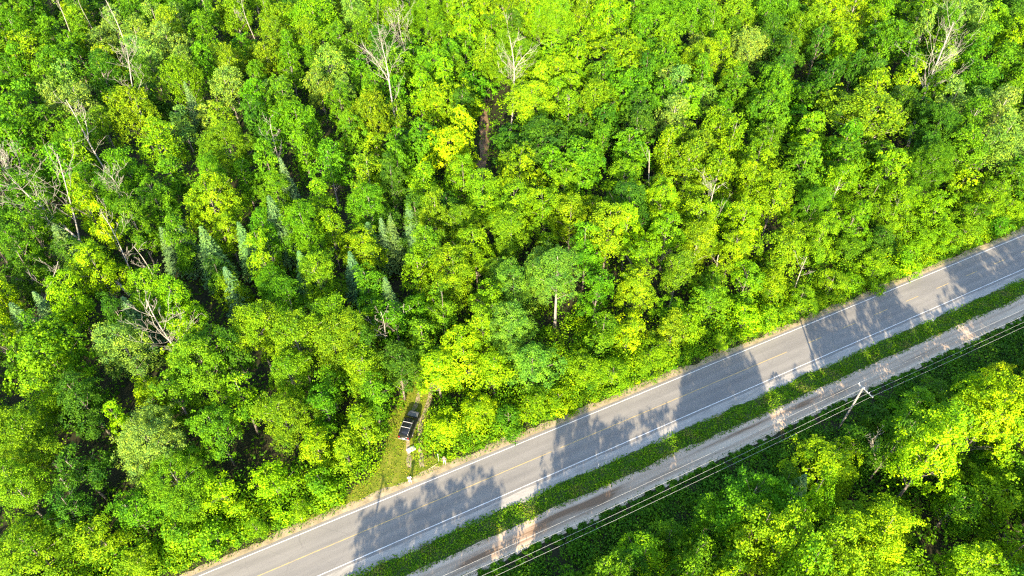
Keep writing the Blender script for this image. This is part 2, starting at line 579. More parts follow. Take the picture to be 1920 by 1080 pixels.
def trunk_mesh(name, h, base, w, sprays, seed, pale=False):
    r = np.random.default_rng(seed + 500)
    mb = MB()
    r0 = 0.012 * h + 0.02 + (.05 if base > .5 else 0)
    lean = r.uniform(-0.025, 0.025, 2) * h
    def axis(t):
        return np.array([lean[0] * t * t, lean[1] * t * t, h * 0.93 * t])
    ts = np.linspace(0, 1, 9)
    mb.tube([axis(t) for t in ts], [r0 * (1.25 if t == 0 else 1) * (1 - 0.9 * t) + 0.02 for t in ts], 6)
    if len(sprays):
        pick = r.permutation(len(sprays))[:min(len(sprays), 26)]
        for i in pick:
            e = sprays[i]
            zt = max(h * base * 0.75, e[2] - np.hypot(e[0], e[1]) * r.uniform(0.6, 1.1) - 0.4)
            t = min(0.95, zt / (h * 0.93))
            a = axis(t)
            mid = a * 0.45 + e * 0.55 + np.array([0, 0, 0.08 * np.linalg.norm(e - a)])
            rr = max(0.03, r0 * (1 - 0.85 * t) * 0.45)
            mb.tube([a, a * .75 + mid * .25 + [0, 0, -.04], mid, e], [rr, rr * 0.85, rr * 0.6, 0.02], 4, cap=False)
    return mb.mesh(name, smooth=True)


PROTO = []      # kind, w, h, crown mesh, trunk mesh, cloud
def add_proto(kind, w, h, base, seed, pale, far=False):
    C, Nn, S, T, sp = crown_cloud(w, h, base, kind, seed, far)
    r = np.random.default_rng(seed + 900)
    V, F = kites(C, Nn, S, r)
    me = npmesh('crown', V, F, attrs={'tint': ('FLOAT', 'FACE', T)})
    me.materials.append(M['leaf'])
    tm = trunk_mesh('trunk', h, base, w, sp, seed, pale)
    tm.materials.append(M['pale_bark'] if pale else M['bark'])
    PROTO.append((kind, w, h, me, tm, far))


sd = 100
for kind, w, h, base, cnt in (('m', 5.5, 12, .26, 3), ('m', 8.0, 14, .26, 4), ('m', 11.5, 15, .24, 3), ('f', 5.5, 12, .24, 3), ('f', 8.0, 14, .25, 4), ('f', 12.0, 15, .24, 3), ('p', 8.0, 17.5, .52, 1), ('b', 4.0, 5.0, .02, 3), ('b', 6.5, 9.0, .04, 4), ('b', 9.0, 12.0, .06, 2)):
    for i in range(cnt):
        sd += 1
        add_proto(kind, w, h, base, sd, kind in 'fp')
        if kind in 'mf' or w < 8: add_proto(kind, w, h, base, sd + 300, kind in 'fp', True)


def pick_proto(kind, w, h, y, rnd):
    if kind != 'p' and h / w < 1.5 and h < 13 and w < 11: kind = 'b'
    best = []
    for i, p in enumerate(PROTO):
        if p[0] != kind or (kind != 'p' and w < 11 and p[5] != (y > 108)): continue
        best.append((abs(math.log(w / p[1])) + 0.3 * abs(math.log(h / p[2])) + rnd.random() * 0.16, i))
    return min(best)[1]


def jitter_col(c, rnd, a=0.13):
    k = 1 + rnd.uniform(-a, a)
    return (c[0] * k * (1 + rnd.uniform(-.16, .16)), c[1] * k, c[2] * k * (1 + rnd.uniform(-.3, .3)), 1.0)


TREES = [
 (62.5, 51.4, 10.5, 19.0, 'm', 'Y', 'second yellow green clumpy tree right of the utility pole'),
 (52.7, 46.1, 8.0, 19.5, 'm', 'Y', 'nearest yellow green clumpy tree right of the utility pole'),
 (-43.8, 45.8, 11.0, 10.1, 'f', 'O', 'olive green fine-leaved tree right of the short broken snag at lower left'),
 (75.2, 128.6, 19.1, 15.3, 'f', 'O', 'biggest round olive crown, fine-leaved, in the upper right of the forest'),
 (-58.9, 37.1, 9.1, 10.0, 'f', 'O', 'olive green fine-leaved tree towards the bottom left corner'),
 (-63.9, 50.7, 9.1, 14.5, 'f', 'O', 'olive green fine-leaved tree behind the short broken snag at lower left'),
 (-44.4, 62.5, 10.7, 15.9, 'm', 'G', 'nearest mid green clumpy tree in front of the many-branched dead tree at left'),
 (-57.0, 65.3, 9.2, 15.4, 'f', 'P', 'pale grey-green fine-leaved tree left of the many-branched dead tree at left'),
 (-47.9, 50.4, 10.6, 13.2, 'f', 'P', 'pale grey-green fine-leaved tree right of the short broken snag at lower left'),
 (-68.2, 64.5, 11.0, 13.8, 'm', 'L', 'lime green clumpy tree in front of the yellow double crown at left'),
 (35.7, 33.6, 7.1, 20.1, 'm', 'L', 'second lime green clumpy tree in front of the lone yellow tree beside the pole'),
 (43.5, 50.1, 10.2, 7.5, 'm', 'Y', 'lone yellow-green rounded tree standing just in front of the utility pole'),
 (-58.8, 56.1, 7.4, 15.8, 'm', 'D', 'dark green clumpy tree behind the short broken snag at lower left'),
 (7.3, 78.3, 8.0, 17.5, 'p', 'B', 'tall blue-green tree whose straight pale trunk shows above the road'),
 (-31.8, 66.5, 9.4, 15.3, 'f', 'O', 'second olive green fine-leaved tree in front of the tallest blue-green spruce'),
 (45.2, 37.9, 7.1, 13.0, 'm', 'Y', 'yellow green clumpy tree in front of the lone yellow tree beside the pole'),
 (-55.1, 100.1, 10.6, 15.9, 'm', 'L', 'second lime green clumpy tree left of the tallest blue-green spruce'),
 (-9.6, 81.7, 9.6, 14.6, 'm', 'L', 'second lime green clumpy tree right of the trio of small spruces'),
 (29.8, 33.3, 6.6, 20.7, 'm', 'L', 'third lime green clumpy tree in front of the lone yellow tree beside the pole'),
 (3.2, 65.9, 8.8, 10.0, 'f', 'B', 'blue-green fine-leaved tree in front of the tall tree with straight pale trunk'),
 (-39.9, 51.9, 6.5, 13.5, 'm', 'G', 'third mid green clumpy tree in front of the many-branched dead tree at left'),
 (82.2, 113.1, 11.6, 13.8, 'f', 'G', 'mid green fine-leaved tree right of the big round olive crown at upper right'),
 (-62.9, 43.5, 6.8, 13.0, 'f', 'O', 'olive green fine-leaved tree left of the short broken snag at lower left'),
 (-7.3, 67.0, 9.7, 12.2, 'm', 'Y', 'second yellow green clumpy tree behind the black parked vehicle'),
 (-57.5, 119.2, 12.2, 14.4, 'f', 'O', 'olive green fine-leaved tree behind the tallest blue-green spruce'),
 (-70.5, 76.3, 7.8, 14.3, 'm', 'Y', 'yellow green clumpy tree in front of the yellow double crown at left'),
 (0.0, 157.0, 14.2, 15.6, 'f', 'O', 'olive green fine-leaved tree in front of the bare-topped tree at top centre'),
 (-31.2, 54.7, 6.8, 12.1, 'f', 'O', 'nearest olive green fine-leaved tree left of the black parked vehicle'),
 (60.9, 43.3, 7.5, 9.9, 'm', 'L', 'third lime green clumpy tree towards the bottom right corner'),
 (-55.9, 46.5, 6.2, 12.6, 'm', 'D', 'dark green clumpy tree right of the short broken snag at lower left'),
 (53.5, 33.5, 6.9, 13.2, 'm', 'L', 'second lime green clumpy tree towards the bottom right corner'),
 (-66.1, 93.1, 7.9, 16.0, 'm', 'G', 'nearest mid green clumpy tree behind the yellow double crown at left'),
 (28.8, 40.7, 7.8, 15.6, 'm', 'G', 'second mid green clumpy tree left of the lone yellow tree beside the pole'),
 (-45.0, 126.4, 11.2, 15.1, 'f', 'G', 'third mid green fine-leaved tree left of the white forked snag at top centre'),
 (-38.6, 68.9, 8.7, 15.6, 'f', 'O', 'olive green fine-leaved tree right of the many-branched dead tree at left'),
 (4.3, 134.6, 12.8, 15.3, 'm', 'L', 'nearest lime green clumpy tree right of the brown trail gap'),
 (31.0, 30.0, 5.2, 22.1, 'm', 'L', 'fourth lime green clumpy tree in front of the lone yellow tree beside the pole'),
 (-16.7, 63.5, 7.1, 12.5, 'm', 'D', 'dark green clumpy tree behind the black parked vehicle'),
 (6.0, 119.7, 12.8, 15.4, 'm', 'D', 'second dark green clumpy tree right of the brown trail gap'),
 (-31.3, 80.5, 8.0, 14.6, 'f', 'O', 'nearest olive green fine-leaved tree in front of the tallest blue-green spruce'),
 (-35.8, 91.7, 7.5, 15.8, 'f', 'G', 'mid green fine-leaved tree right of the tallest blue-green spruce'),
 (-52.4, 75.4, 6.8, 15.2, 'm', 'L', 'nearest lime green clumpy tree behind the many-branched dead tree at left'),
 (16.9, 92.4, 9.2, 15.5, 'm', 'L', 'second lime green clumpy tree behind the tall tree with straight pale trunk'),
 (13.6, 111.7, 10.5, 15.5, 'm', 'G', 'mid green clumpy tree right of the brown trail gap'),
 (-68.1, 82.1, 7.2, 15.7, 'm', 'Y', 'yellow green clumpy tree right of the yellow double crown at left'),
 (20.7, 80.0, 7.2, 13.1, 'm', 'L', 'nearest lime green clumpy tree right of the tall tree with straight pale trunk'),
 (-81.0, 132.1, 10.2, 16.1, 'f', 'O', 'olive green fine-leaved tree in front of the slim dead tree in the upper left'),
 (-31.7, 46.4, 6.4, 7.2, 'm', 'Y', 'yellow green clumpy tree left of the person in white'),
 (-37.9, 57.4, 6.0, 13.4, 'm', 'L', 'lime green clumpy tree in front of the many-branched dead tree at left'),
 (-51.3, 38.6, 5.5, 8.8, 'm', 'L', 'lime green clumpy tree in front of the short broken snag at lower left'),
 (-31.7, 61.0, 6.9, 13.1, 'f', 'O', 'second olive green fine-leaved tree left of the black parked vehicle'),
 (95.3, 165.6, 14.5, 14.6, 'm', 'G', 'mid green clumpy tree left of the leaning dead tree at upper right'),
 (-92.2, 103.3, 8.8, 15.1, 'm', 'G', 'mid green clumpy tree left of the big leaning dead tree at left edge'),
 (26.2, 157.5, 16.2, 14.5, 'm', 'L', 'third lime green clumpy tree towards the top edge middle'),
 (-46.8, 57.3, 6.0, 14.5, 'm', 'G', 'second mid green clumpy tree in front of the many-branched dead tree at left'),
 (-72.1, 118.9, 9.6, 15.3, 'f', 'L', 'lime green fine-leaved tree in front of the slim dead tree in the upper left'),
 (-79.8, 81.8, 6.3, 15.5, 'm', 'D', 'nearest dark green clumpy tree left of the yellow double crown at left'),
 (-48.4, 41.9, 5.5, 9.2, 'm', 'G', 'mid green clumpy tree right of the short broken snag at lower left'),
 (-74.4, 143.3, 9.8, 16.0, 'f', 'O', 'nearest olive green fine-leaved tree right of the slim dead tree in the upper left'),
 (0.0, 91.0, 7.4, 15.3, 'f', 'O', 'olive green fine-leaved tree behind the tall tree with straight pale trunk'),
 (0.0, 98.4, 9.3, 16.1, 'm', 'L', 'fourth lime green clumpy tree in front of the brown trail gap'),
 (89.1, 126.5, 11.3, 15.2, 'm', 'D', 'dark green clumpy tree in front of the leaning dead tree at upper right'),
 (55.8, 94.3, 7.9, 11.0, 'f', 'L', 'fourth lime green fine-leaved tree right of the stubby pale trunk in the roadside wall'),
 (56.5, 111.2, 8.3, 15.3, 'm', 'G', 'nearest mid green clumpy tree left of the big round olive crown at upper right'),
 (-25.7, 88.6, 7.9, 13.2, 'm', 'L', 'nearest lime green clumpy tree in front of the trio of small spruces'),
 (-11.1, 63.6, 6.3, 11.1, 'm', 'Y', 'nearest yellow green clumpy tree behind the black parked vehicle'),
 (56.4, 42.3, 5.6, 10.1, 'm', 'G', 'nearest mid green clumpy tree towards the bottom right corner'),
 (27.1, 91.7, 7.7, 14.8, 'm', 'L', 'lime green clumpy tree left of the stubby pale trunk in the roadside wall'),
 (28.4, 35.8, 5.6, 19.1, 'm', 'L', 'nearest lime green clumpy tree left of the lone yellow tree beside the pole'),
 (-57.8, 78.0, 7.7, 13.9, 'm', 'L', 'second lime green clumpy tree behind the many-branched dead tree at left'),
 (-45.4, 106.7, 8.9, 11.4, 'm', 'G', 'nearest mid green clumpy tree behind the tallest blue-green spruce'),
 (72.4, 102.0, 8.2, 11.3, 'f', 'L', 'second lime green fine-leaved tree in front of the big round olive crown at upper right'),
 (-25.6, 98.3, 8.5, 14.7, 'f', 'G', 'nearest mid green fine-leaved tree behind the trio of small spruces'),
 (-94.0, 146.9, 9.9, 15.9, 'f', 'D', 'dark green fine-leaved tree left of the slim dead tree in the upper left'),
 (48.3, 101.1, 6.9, 15.1, 'm', 'L', 'third lime green clumpy tree right of the small dead crown right of centre'),
 (97.9, 119.6, 8.7, 13.5, 'f', 'P', 'pale grey-green fine-leaved tree behind the far right end of the road'),
 (-26.9, 51.5, 5.8, 8.8, 'm', 'Y', 'yellow green clumpy tree left of the black parked vehicle'),
 (-55.7, 41.3, 4.7, 11.2, 'm', 'D', 'dark green clumpy tree in front of the short broken snag at lower left'),
 (-37.6, 44.7, 5.3, 8.4, 'm', 'Y', 'yellow green clumpy tree right of the short broken snag at lower left'),
 (0.4, 79.6, 7.8, 14.4, 'f', 'B', 'nearest blue-green fine-leaved tree left of the tall tree with straight pale trunk'),
 (-29.6, 128.6, 10.0, 16.1, 'f', 'O', 'olive green fine-leaved tree in front of the white forked snag at top centre'),
 (36.5, 41.0, 3.9, 17.9, 'm', 'L', 'nearest lime green clumpy tree in front of the lone yellow tree beside the pole'),
 (27.9, 83.9, 6.3, 12.5, 'f', 'O', 'second olive green fine-leaved tree left of the stubby pale trunk in the roadside wall'),
 (-26.3, 56.9, 5.3, 11.9, 'm', 'G', 'nearest mid green clumpy tree left of the black parked vehicle'),
 (41.1, 94.6, 7.5, 14.5, 'm', 'L', 'second lime green clumpy tree in front of the small dead crown right of centre'),
 (53.8, 129.0, 10.3, 15.6, 'm', 'G', 'nearest mid green clumpy tree behind the small dead crown right of centre'),
 (12.8, 87.8, 6.4, 15.1, 'm', 'G', 'mid green clumpy tree behind the tall tree with straight pale trunk'),
 (-21.0, 55.1, 6.0, 9.0, 'm', 'L', 'nearest lime green clumpy tree left of the black parked vehicle'),
 (81.4, 103.5, 8.6, 9.3, 'f', 'L', 'nearest lime green fine-leaved tree left of the far right end of the road'),
 (47.1, 90.1, 7.5, 10.8, 'm', 'L', 'second lime green clumpy tree right of the stubby pale trunk in the roadside wall'),
 (11.5, 66.3, 6.6, 7.0, 'm', 'L', 'nearest lime green clumpy tree in front of the tall tree with straight pale trunk'),
 (40.0, 84.0, 7.1, 8.9, 'f', 'L', 'nearest lime green fine-leaved tree right of the stubby pale trunk in the roadside wall'),
 (72.9, 110.1, 8.3, 14.9, 'm', 'L', 'lime green clumpy tree in front of the big round olive crown at upper right'),
 (13.9, 79.5, 6.1, 12.3, 'm', 'G', 'nearest mid green clumpy tree right of the tall tree with straight pale trunk'),
 (32.8, 79.6, 7.1, 9.1, 'f', 'O', 'nearest olive green fine-leaved tree in front of the stubby pale trunk in the roadside wall'),
 (-16.2, 134.7, 9.6, 15.0, 'm', 'L', 'lime green clumpy tree right of the white forked snag at top centre'),
 (63.2, 99.5, 7.9, 11.3, 'f', 'L', 'third lime green fine-leaved tree in front of the big round olive crown at upper right'),
 (-12.4, 117.4, 10.5, 15.0, 'm', 'Y', 'yellow green clumpy tree left of the brown trail gap'),
 (10.6, 96.4, 7.7, 14.3, 'm', 'L', 'nearest lime green clumpy tree behind the tall tree with straight pale trunk'),
 (-2.8, 64.1, 5.6, 10.1, 'm', 'Y', 'nearest yellow green clumpy tree in front of the tall tree with straight pale trunk'),
 (50.3, 49.4, 4.2, 17.0, 'm', 'D', 'second dark green clumpy tree right of the utility pole'),
 (-93.9, 134.6, 8.9, 15.0, 'f', 'P', 'pale grey-green fine-leaved tree behind the curved-arm snag at upper left'),
 (58.9, 162.4, 10.6, 14.0, 'f', 'P', 'pale grey-green fine-leaved tree towards the top edge middle'),
 (-50.6, 93.4, 6.5, 12.2, 'm', 'L', 'nearest lime green clumpy tree left of the tallest blue-green spruce'),
 (-74.7, 110.8, 8.3, 14.2, 'f', 'G', 'mid green fine-leaved tree right of the curved-arm snag at upper left'),
 (23.9, 117.3, 8.6, 14.2, 'm', 'G', 'mid green clumpy tree left of the small dead crown right of centre'),
 (25.4, 178.7, 11.3, 15.9, 'm', 'L', 'nearest lime green clumpy tree towards the top edge middle'),
 (-57.6, 90.6, 5.6, 14.7, 'm', 'G', 'mid green clumpy tree behind the many-branched dead tree at left'),
 (-0.2, 70.7, 7.4, 13.3, 'f', 'B', 'second blue-green fine-leaved tree left of the tall tree with straight pale trunk'),
 (65.4, 112.8, 9.5, 14.6, 'm', 'G', 'mid green clumpy tree in front of the big round olive crown at upper right'),
 (39.3, 109.1, 7.2, 14.2, 'f', 'L', 'nearest lime green fine-leaved tree behind the small dead crown right of centre'),
 (-22.8, 181.0, 12.8, 14.3, 'f', 'L', 'lime green fine-leaved tree behind the white forked snag at top centre'),
 (-5.4, 101.8, 8.9, 15.4, 'm', 'L', 'third lime green clumpy tree in front of the brown trail gap'),
 (1.6, 108.4, 8.4, 15.9, 'm', 'L', 'second lime green clumpy tree in front of the brown trail gap'),
 (59.5, 142.3, 10.4, 14.9, 'm', 'G', 'second mid green clumpy tree left of the big round olive crown at upper right'),
 (11.0, 171.5, 11.2, 15.3, 'm', 'L', 'nearest lime green clumpy tree right of the bare-topped tree at top centre'),
 (34.5, 112.1, 7.9, 14.6, 'f', 'O', 'olive green fine-leaved tree left of the small dead crown right of centre'),
 (-35.7, 75.9, 6.8, 14.0, 'f', 'G', 'second mid green fine-leaved tree in front of the tallest blue-green spruce'),
 (14.3, 72.1, 5.9, 9.2, 'm', 'G', 'second mid green clumpy tree right of the tall tree with straight pale trunk'),
 (-38.2, 40.0, 5.2, 5.1, 'm', 'L', 'third lime green clumpy tree right of the short broken snag at lower left'),
 (-101.7, 120.7, 6.5, 15.9, 'm', 'G', 'third mid green clumpy tree behind the big leaning dead tree at left edge'),
 (-98.6, 128.2, 7.7, 13.7, 'm', 'G', 'nearest mid green clumpy tree left of the curved-arm snag at upper left'),
 (-42.7, 39.7, 4.7, 6.7, 'm', 'L', 'second lime green clumpy tree right of the short broken snag at lower left'),
 (-64.6, 142.8, 8.3, 14.7, 'f', 'P', 'fourth pale grey-green fine-leaved tree right of the slim dead tree in the upper left'),
 (-46.4, 36.3, 5.4, 5.2, 'm', 'L', 'nearest lime green clumpy tree right of the short broken snag at lower left'),
 (-87.4, 110.7, 6.2, 15.1, 'm', 'G', 'second mid green clumpy tree behind the big leaning dead tree at left edge'),
 (25.1, 41.3, 5.8, 8.5, 'm', 'G', 'third mid green clumpy tree left of the lone yellow tree beside the pole'),
 (46.3, 155.0, 11.5, 15.2, 'm', 'L', 'second lime green clumpy tree towards the top edge middle'),
 (-23.3, 79.3, 6.0, 14.1, 'm', 'G', 'nearest mid green clumpy tree in front of the trio of small spruces'),
 (-17.9, 70.9, 5.7, 13.8, 'm', 'G', 'fourth mid green clumpy tree in front of the trio of small spruces'),
 (-76.2, 88.9, 8.4, 11.0, 'm', 'D', 'dark green clumpy tree behind the yellow double crown at left'),
 (38.4, 89.7, 7.0, 10.8, 'm', 'L', 'nearest lime green clumpy tree right of the stubby pale trunk in the roadside wall'),
 (26.0, 73.8, 6.2, 7.7, 'f', 'O', 'second olive green fine-leaved tree in front of the stubby pale trunk in the roadside wall'),
 (-66.2, 101.9, 7.5, 13.4, 'm', 'G', 'second mid green clumpy tree behind the yellow double crown at left'),
 (-46.6, 80.6, 6.3, 9.7, 'm', 'L', 'lime green clumpy tree right of the many-branched dead tree at left'),
 (-65.1, 57.7, 5.2, 14.6, 'm', 'L', 'lime green clumpy tree behind the short broken snag at lower left'),
 (-35.3, 110.9, 6.2, 15.9, 'f', 'G', 'second mid green fine-leaved tree behind the trio of small spruces'),
 (-25.7, 47.2, 5.0, 6.3, 'm', 'L', 'lime green clumpy tree left of the person in white'),
 (93.1, 107.8, 8.2, 8.9, 'm', 'L', 'nearest lime green clumpy tree behind the far right end of the road'),
 (-9.4, 56.9, 5.7, 5.2, 'm', 'Y', 'nearest yellow green clumpy tree right of the black parked vehicle'),
 (-5.0, 58.8, 5.6, 6.6, 'm', 'Y', 'second yellow green clumpy tree right of the black parked vehicle'),
 (-33.3, 123.0, 6.7, 15.1, 'm', 'G', 'mid green clumpy tree in front of the white forked snag at top centre'),
 (48.4, 112.7, 9.4, 14.2, 'm', 'L', 'second lime green clumpy tree right of the small dead crown right of centre'),
 (-17.8, 117.8, 6.7, 16.1, 'm', 'G', 'mid green clumpy tree left of the brown trail gap'),
 (32.2, 90.2, 5.6, 13.5, 'f', 'O', 'nearest olive green fine-leaved tree left of the stubby pale trunk in the roadside wall'),
 (-76.4, 97.7, 5.9, 15.9, 'm', 'Y', 'yellow green clumpy tree right of the big leaning dead tree at left edge'),
 (-26.8, 66.6, 6.3, 14.0, 'f', 'O', 'second olive green fine-leaved tree behind the black parked vehicle'),
 (55.1, 100.9, 6.9, 13.1, 'f', 'G', 'second mid green fine-leaved tree right of the small dead crown right of centre'),
 (-21.7, 62.8, 5.5, 12.5, 'f', 'O', 'nearest olive green fine-leaved tree behind the black parked vehicle'),
 (62.4, 107.0, 6.2, 14.0, 'f', 'L', 'nearest lime green fine-leaved tree in front of the big round olive crown at upper right'),
 (-15.7, 83.2, 6.3, 13.8, 'm', 'L', 'second lime green clumpy tree in front of the trio of small spruces'),
 (-6.1, 87.5, 7.0, 14.7, 'm', 'L', 'third lime green clumpy tree left of the tall tree with straight pale trunk'),
 (18.3, 137.0, 10.6, 13.9, 'f', 'O', 'olive green fine-leaved tree right of the bare-topped tree at top centre'),
 (106.9, 145.7, 9.8, 14.8, 'm', 'G', 'mid green clumpy tree right of the leaning dead tree at upper right'),
 (33.6, 95.6, 7.7, 14.3, 'm', 'L', 'nearest lime green clumpy tree in front of the small dead crown right of centre'),
 (22.0, 70.0, 5.9, 5.7, 'm', 'L', 'second lime green clumpy tree right of the tall tree with straight pale trunk'),
 (-13.9, 95.9, 5.5, 15.4, 'f', 'O', 'nearest olive green fine-leaved tree right of the trio of small spruces'),
 (50.6, 141.4, 8.4, 14.6, 'm', 'G', 'second mid green clumpy tree behind the small dead crown right of centre'),
 (21.6, 98.3, 8.6, 16.1, 'm', 'D', 'dark green clumpy tree left of the small dead crown right of centre'),
 (55.9, 85.5, 6.6, 5.6, 'm', 'L', 'third lime green clumpy tree right of the stubby pale trunk in the roadside wall'),
 (15.8, 35.8, 5.2, 9.8, 'm', 'L', 'second lime green clumpy tree left of the lone yellow tree beside the pole'),
 (-10.9, 73.6, 5.0, 14.5, 'm', 'G', 'fifth mid green clumpy tree in front of the trio of small spruces'),
 (-19.9, 58.9, 4.6, 12.0, 'm', 'G', 'nearest mid green clumpy tree behind the black parked vehicle'),
 (-22.9, 51.3, 5.2, 7.6, 'm', 'L', 'second lime green clumpy tree left of the black parked vehicle'),
 (-42.6, 86.7, 5.1, 14.8, 'm', 'L', 'lime green clumpy tree in front of the tallest blue-green spruce'),
 (47.8, 34.3, 6.7, 7.0, 'm', 'L', 'fourth lime green clumpy tree towards the bottom right corner'),
 (-4.5, 70.8, 6.4, 13.8, 'm', 'L', 'second lime green clumpy tree left of the tall tree with straight pale trunk'),
 (-51.9, 177.6, 13.3, 15.3, 'f', 'L', 'lime green fine-leaved tree left of the white forked snag at top centre'),
 (48.3, 179.8, 11.4, 15.0, 'f', 'G', 'nearest mid green fine-leaved tree towards the top edge middle'),
 (34.1, 130.0, 8.3, 14.8, 'f', 'P', 'pale grey-green fine-leaved tree behind the small dead crown right of centre'),
 (-23.0, 106.0, 5.8, 15.9, 'f', 'D', 'dark green fine-leaved tree behind the trio of small spruces'),
 (-21.2, 94.6, 5.2, 12.9, 'm', 'D', 'nearest dark green clumpy tree right of the trio of small spruces'),
 (-27.3, 151.9, 8.9, 14.8, 'm', 'G', 'mid green clumpy tree behind the white forked snag at top centre'),
 (6.0, 99.1, 9.0, 14.0, 'm', 'L', 'third lime green clumpy tree behind the tall tree with straight pale trunk'),
 (-74.7, 65.8, 4.8, 14.5, 'm', 'D', 'second dark green clumpy tree left of the yellow double crown at left'),
 (44.2, 119.5, 6.0, 15.9, 'f', 'L', 'second lime green fine-leaved tree behind the small dead crown right of centre'),
 (60.1, 182.3, 11.5, 15.0, 'f', 'O', 'olive green fine-leaved tree towards the top edge middle'),
 (-42.8, 165.4, 9.4, 14.4, 'f', 'G', 'nearest mid green fine-leaved tree left of the white forked snag at top centre'),
 (-74.4, 182.4, 8.6, 15.3, 'f', 'O', 'second olive green fine-leaved tree right of the slim dead tree in the upper left'),
 (18.7, 73.2, 5.9, 8.7, 'm', 'Y', 'yellow green clumpy tree right of the tall tree with straight pale trunk'),
 (-54.0, 126.9, 6.8, 16.2, 'm', 'D', 'dark green clumpy tree behind the tallest blue-green spruce'),
 (65.0, 89.7, 6.5, 5.5, 'm', 'L', 'second lime green clumpy tree left of the far right end of the road'),
 (-13.4, 68.4, 6.0, 12.9, 'm', 'G', 'second mid green clumpy tree behind the black parked vehicle'),
 (-85.4, 163.3, 9.3, 15.4, 'f', 'P', 'second pale grey-green fine-leaved tree right of the slim dead tree in the upper left'),
 (-65.1, 109.2, 6.2, 14.1, 'm', 'G', 'mid green clumpy tree in front of the slim dead tree in the upper left'),
 (53.7, 121.6, 8.9, 13.3, 'f', 'G', 'nearest mid green fine-leaved tree right of the small dead crown right of centre'),
 (26.1, 125.1, 8.9, 14.7, 'f', 'D', 'dark green fine-leaved tree left of the small dead crown right of centre'),
 (19.3, 38.7, 5.3, 7.7, 'm', 'G', 'seventh mid green clumpy tree left of the lone yellow tree beside the pole'),
 (21.7, 35.5, 5.1, 11.2, 'm', 'G', 'fifth mid green clumpy tree left of the lone yellow tree beside the pole'),
 (37.8, 177.0, 12.6, 14.7, 'm', 'G', 'nearest mid green clumpy tree towards the top edge middle'),
 (21.2, 107.4, 8.2, 13.8, 'm', 'L', 'second lime green clumpy tree left of the small dead crown right of centre'),
 (104.5, 130.8, 8.0, 15.9, 'f', 'P', 'pale grey-green fine-leaved tree right of the leaning dead tree at upper right'),
 (46.2, 106.7, 6.6, 14.4, 'm', 'L', 'nearest lime green clumpy tree right of the small dead crown right of centre'),
 (-43.2, 152.1, 8.9, 15.0, 'f', 'P', 'nearest pale grey-green fine-leaved tree left of the white forked snag at top centre'),
 (-108.5, 153.4, 10.8, 14.3, 'm', 'G', 'mid green clumpy tree behind the curved-arm snag at upper left'),
 (59.6, 35.4, 5.3, 12.5, 'm', 'L', 'nearest lime green clumpy tree towards the bottom right corner'),
 (26.3, 139.5, 11.4, 15.1, 'm', 'G', 'third mid green clumpy tree towards the top edge middle'),
 (-17.0, 104.6, 6.3, 15.5, 'm', 'L', 'nearest lime green clumpy tree right of the trio of small spruces'),
 (-43.7, 143.3, 7.3, 14.0, 'f', 'P', 'second pale grey-green fine-leaved tree left of the white forked snag at top centre'),
 (69.0, 97.0, 6.5, 6.3, 'm', 'D', 'dark green clumpy tree in front of the big round olive crown at upper right'),
 (-52.9, 153.1, 7.6, 13.9, 'f', 'G', 'second mid green fine-leaved tree left of the white forked snag at top centre'),
 (-18.2, 151.2, 9.6, 15.9, 'm', 'G', 'mid green clumpy tree right of the white forked snag at top centre'),
 (-79.3, 171.2, 8.2, 14.1, 'm', 'G', 'second mid green clumpy tree right of the slim dead tree in the upper left'),
 (-9.0, 107.0, 7.3, 15.7, 'm', 'L', 'nearest lime green clumpy tree in front of the brown trail gap'),
 (-35.2, 100.2, 6.1, 15.2, 'm', 'L', 'lime green clumpy tree right of the tallest blue-green spruce'),
 (-72.3, 94.4, 5.1, 14.1, 'm', 'Y', 'yellow green clumpy tree behind the yellow double crown at left'),
 (-107.0, 131.0, 8.1, 14.6, 'm', 'G', 'second mid green clumpy tree left of the curved-arm snag at upper left'),
 (27.6, 101.1, 6.9, 14.8, 'm', 'L', 'nearest lime green clumpy tree left of the small dead crown right of centre'),
 (-8.6, 94.9, 6.9, 12.9, 'f', 'O', 'second olive green fine-leaved tree right of the trio of small spruces'),
 (-37.7, 135.6, 7.1, 14.2, 'm', 'G', 'nearest mid green clumpy tree left of the white forked snag at top centre'),
 (-31.1, 179.1, 8.5, 14.9, 'f', 'O', 'olive green fine-leaved tree behind the white forked snag at top centre'),
 (9.7, 106.2, 7.1, 14.0, 'm', 'L', 'second lime green clumpy tree right of the brown trail gap'),
 (93.2, 148.7, 8.0, 13.8, 'm', 'L', 'lime green clumpy tree left of the leaning dead tree at upper right'),
 (-84.8, 98.3, 6.1, 12.9, 'm', 'G', 'mid green clumpy tree right of the big leaning dead tree at left edge'),
 (-117.5, 149.3, 7.5, 14.7, 'f', 'G', 'mid green fine-leaved tree towards the top left corner'),
 (45.1, 84.7, 6.2, 7.7, 'f', 'L', 'second lime green fine-leaved tree right of the stubby pale trunk in the roadside wall'),
 (3.4, 60.5, 5.0, 5.3, 'f', 'L', 'lime green fine-leaved tree in front of the tall tree with straight pale trunk'),
 (43.6, 125.8, 9.2, 14.5, 'f', 'L', 'third lime green fine-leaved tree behind the small dead crown right of centre'),
 (82.4, 166.9, 12.1, 14.1, 'm', 'L', 'lime green clumpy tree behind the big round olive crown at upper right'),
 (-41.8, 117.2, 4.8, 14.6, 'm', 'G', 'third mid green clumpy tree behind the tallest blue-green spruce'),
 (20.5, 32.7, 4.3, 12.1, 'm', 'G', 'sixth mid green clumpy tree left of the lone yellow tree beside the pole'),
 (-39.9, 81.6, 6.9, 11.0, 'f', 'G', 'nearest mid green fine-leaved tree in front of the tallest blue-green spruce'),
 (68.4, 140.0, 7.2, 14.0, 'm', 'D', 'nearest dark green clumpy tree left of the big round olive crown at upper right'),
